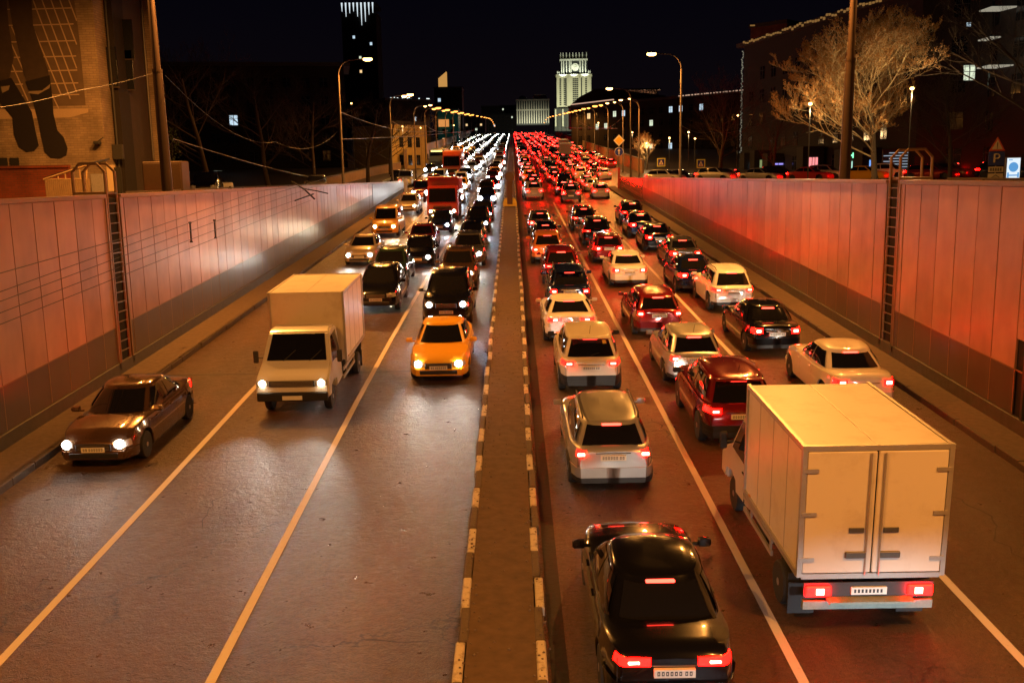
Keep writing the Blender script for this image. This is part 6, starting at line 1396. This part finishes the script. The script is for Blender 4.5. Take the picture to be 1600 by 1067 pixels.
# the rest of the jam up to the crest, one object per direction
for lanes, rev in ((rlanes, False), (llanes, True)):
    mb = MB(); mats = [PAINTS['black'], PAINTS['white'], PAINTS['silver'], PAINTS['dark_red'], GLASS, HLF if rev else TLF_CORE, TLF_ON, PAINTS['yellow']]
    for nm, fx, Y0 in lanes:
        Y = far_start[(rev, nm)]
        while Y < 880:
            ty = RT.choice(['sedan', 'hatch', 'suv', 'van']); s = cached(('shape', ty), lambda: Shape(ty)); x = fx(Y)+RT.uniform(-.3, .3); c = RT.choice([0, 0, 1, 2, 3, 7 if RT.random() < .4 else 0]); zz = road_z(Y); h = s.h; q = -1 if rev else 1
            def P3(a, b, z): return (x+a, Y+q*b, zz+z+SLOPE*q*b)
            b1 = MB(); w2 = s.W/2
            b1.loft([[P3(-w2, y, .25), P3(-w2, y, zt), P3(w2, y, zt), P3(w2, y, .25)] for y, zt in ((-h, s.tail), (-h+.3, s.deck), (h-1.1, s.cowl), (h-.2, s.hood), (h, s.nose))], True, True, c)
            yb0, yb1, yt0, yt1 = -h+s.yr, h-s.yf, -h+s.yr2, h-s.yf2; wb, wt = w2*.88, w2*s.top
            b1.loft([[P3(-wb, yb0, s.belt), P3(wb, yb0, s.belt), P3(wb, yb1, s.belt), P3(-wb, yb1, s.belt)], [P3(-wt, yt0, s.H-.05), P3(wt, yt0, s.H-.05), P3(wt, yt1, s.H-.05), P3(-wt, yt1, s.H-.05)]], True, True, 4)
            b1.loft([[P3(-wt, yt0, s.H-.049), P3(wt, yt0, s.H-.049), P3(wt, yt1, s.H-.049), P3(-wt, yt1, s.H-.049)], [P3(-wt*.9, yt0+.1, s.H), P3(wt*.9, yt0+.1, s.H), P3(wt*.9, yt1-.1, s.H), P3(-wt*.9, yt1-.1, s.H)]], True, True, c)
            for sd in (-1, 1):
                e = 1 if rev else -1; z0 = s.nose-.12 if rev else .8; xx = sd*w2*.7; ww = .17 if rev else .19  # lamp faces enlarged to stand for glare
                b1.quad(P3(xx-ww, e*(h+.03), z0), P3(xx+ww, e*(h+.03), z0), P3(xx+ww, e*(h+.03), z0+.24), P3(xx-ww, e*(h+.03), z0+.24), 5 if rev or RT.random() < .6 else 6)
            if not rev and RT.random() < .5: b1.quad(P3(-.25, yt0-.05, s.H-.12), P3(.25, yt0-.05, s.H-.12), P3(.25, yt0-.05, s.H-.04), P3(-.25, yt0-.05, s.H-.04), 5)
            b = len(mb.v); mb.v += b1.v; mb.f += [tuple(i+b for i in f) for f in b1.f]; mb.mi += b1.mi
            Y += s.L+RT.uniform(2.0, 4.5)
    o = mb.build('distant_traffic', mats); tag(o, 'endless far queue of white headlights up to the crest of the hill' if rev else 'endless far queue of red tail lamps up to the crest of the hill', 'distant traffic', kind='stuff')
# cars crossing on the street level behind the right wall and parked behind the left one
n = 0
for row, (Yr, x0, x1, dr) in enumerate(((115, 14.5, 47, 0), (119.5, 17, 46, 0), (124, 22, 44, 1))):
    x = x0
    while x < x1:
        ty, col = RT.choice(types[:6]), RT.choice(cols); x += TYPES[ty]['L']*.38+RT.uniform(.5, 1.6); n += 1
        t = make_car(oname[ty], '%s %s side on, %s from the left, %s row behind the right wall' % (cname.get(col, col), tname[ty], ordw(n), ['front', 'middle', 'rear'][row]), 'car', ty, col, (x, Yr-.9*(x-14)+RT.uniform(-.3, .3), side_z(Yr-.9*(x-14))), False, lod=1, group='cars on the cross street', lampstyle='suv' if ty == 'suv' else 'std', yaw=(-PI/2-.73 if dr == 0 else PI/2-.73)+RT.uniform(-.1, .1), flat=True)
        x += TYPES[ty]['L']*.38
    n = 0
for k, (x, Y, ty, col, yaw, lb) in enumerate(((-19.5, 62, 'suv', 'black', .2, 'black crossover parked behind the left wall near the first street lamp'), (-22, 70, 'sedan', 'silver', -.3, 'silver saloon parked behind the left wall near the first street lamp'), (-16.5, 82, 'hatch', 'grey', .1, 'grey hatchback parked right behind the far end of the left wall'), (-15.2, 128, 'suv', 'black', .1, 'black crossover on the left side street beside the tall lorry'), (-13.3, 121, 'van', 'silver', .1, 'silver van on the left side street just before the red dump truck'))):
    make_car(oname[ty], lb, 'car', ty, col, (x, Y, side_z(Y)), True, lod=1, head='off', yaw=yaw, flat=True)
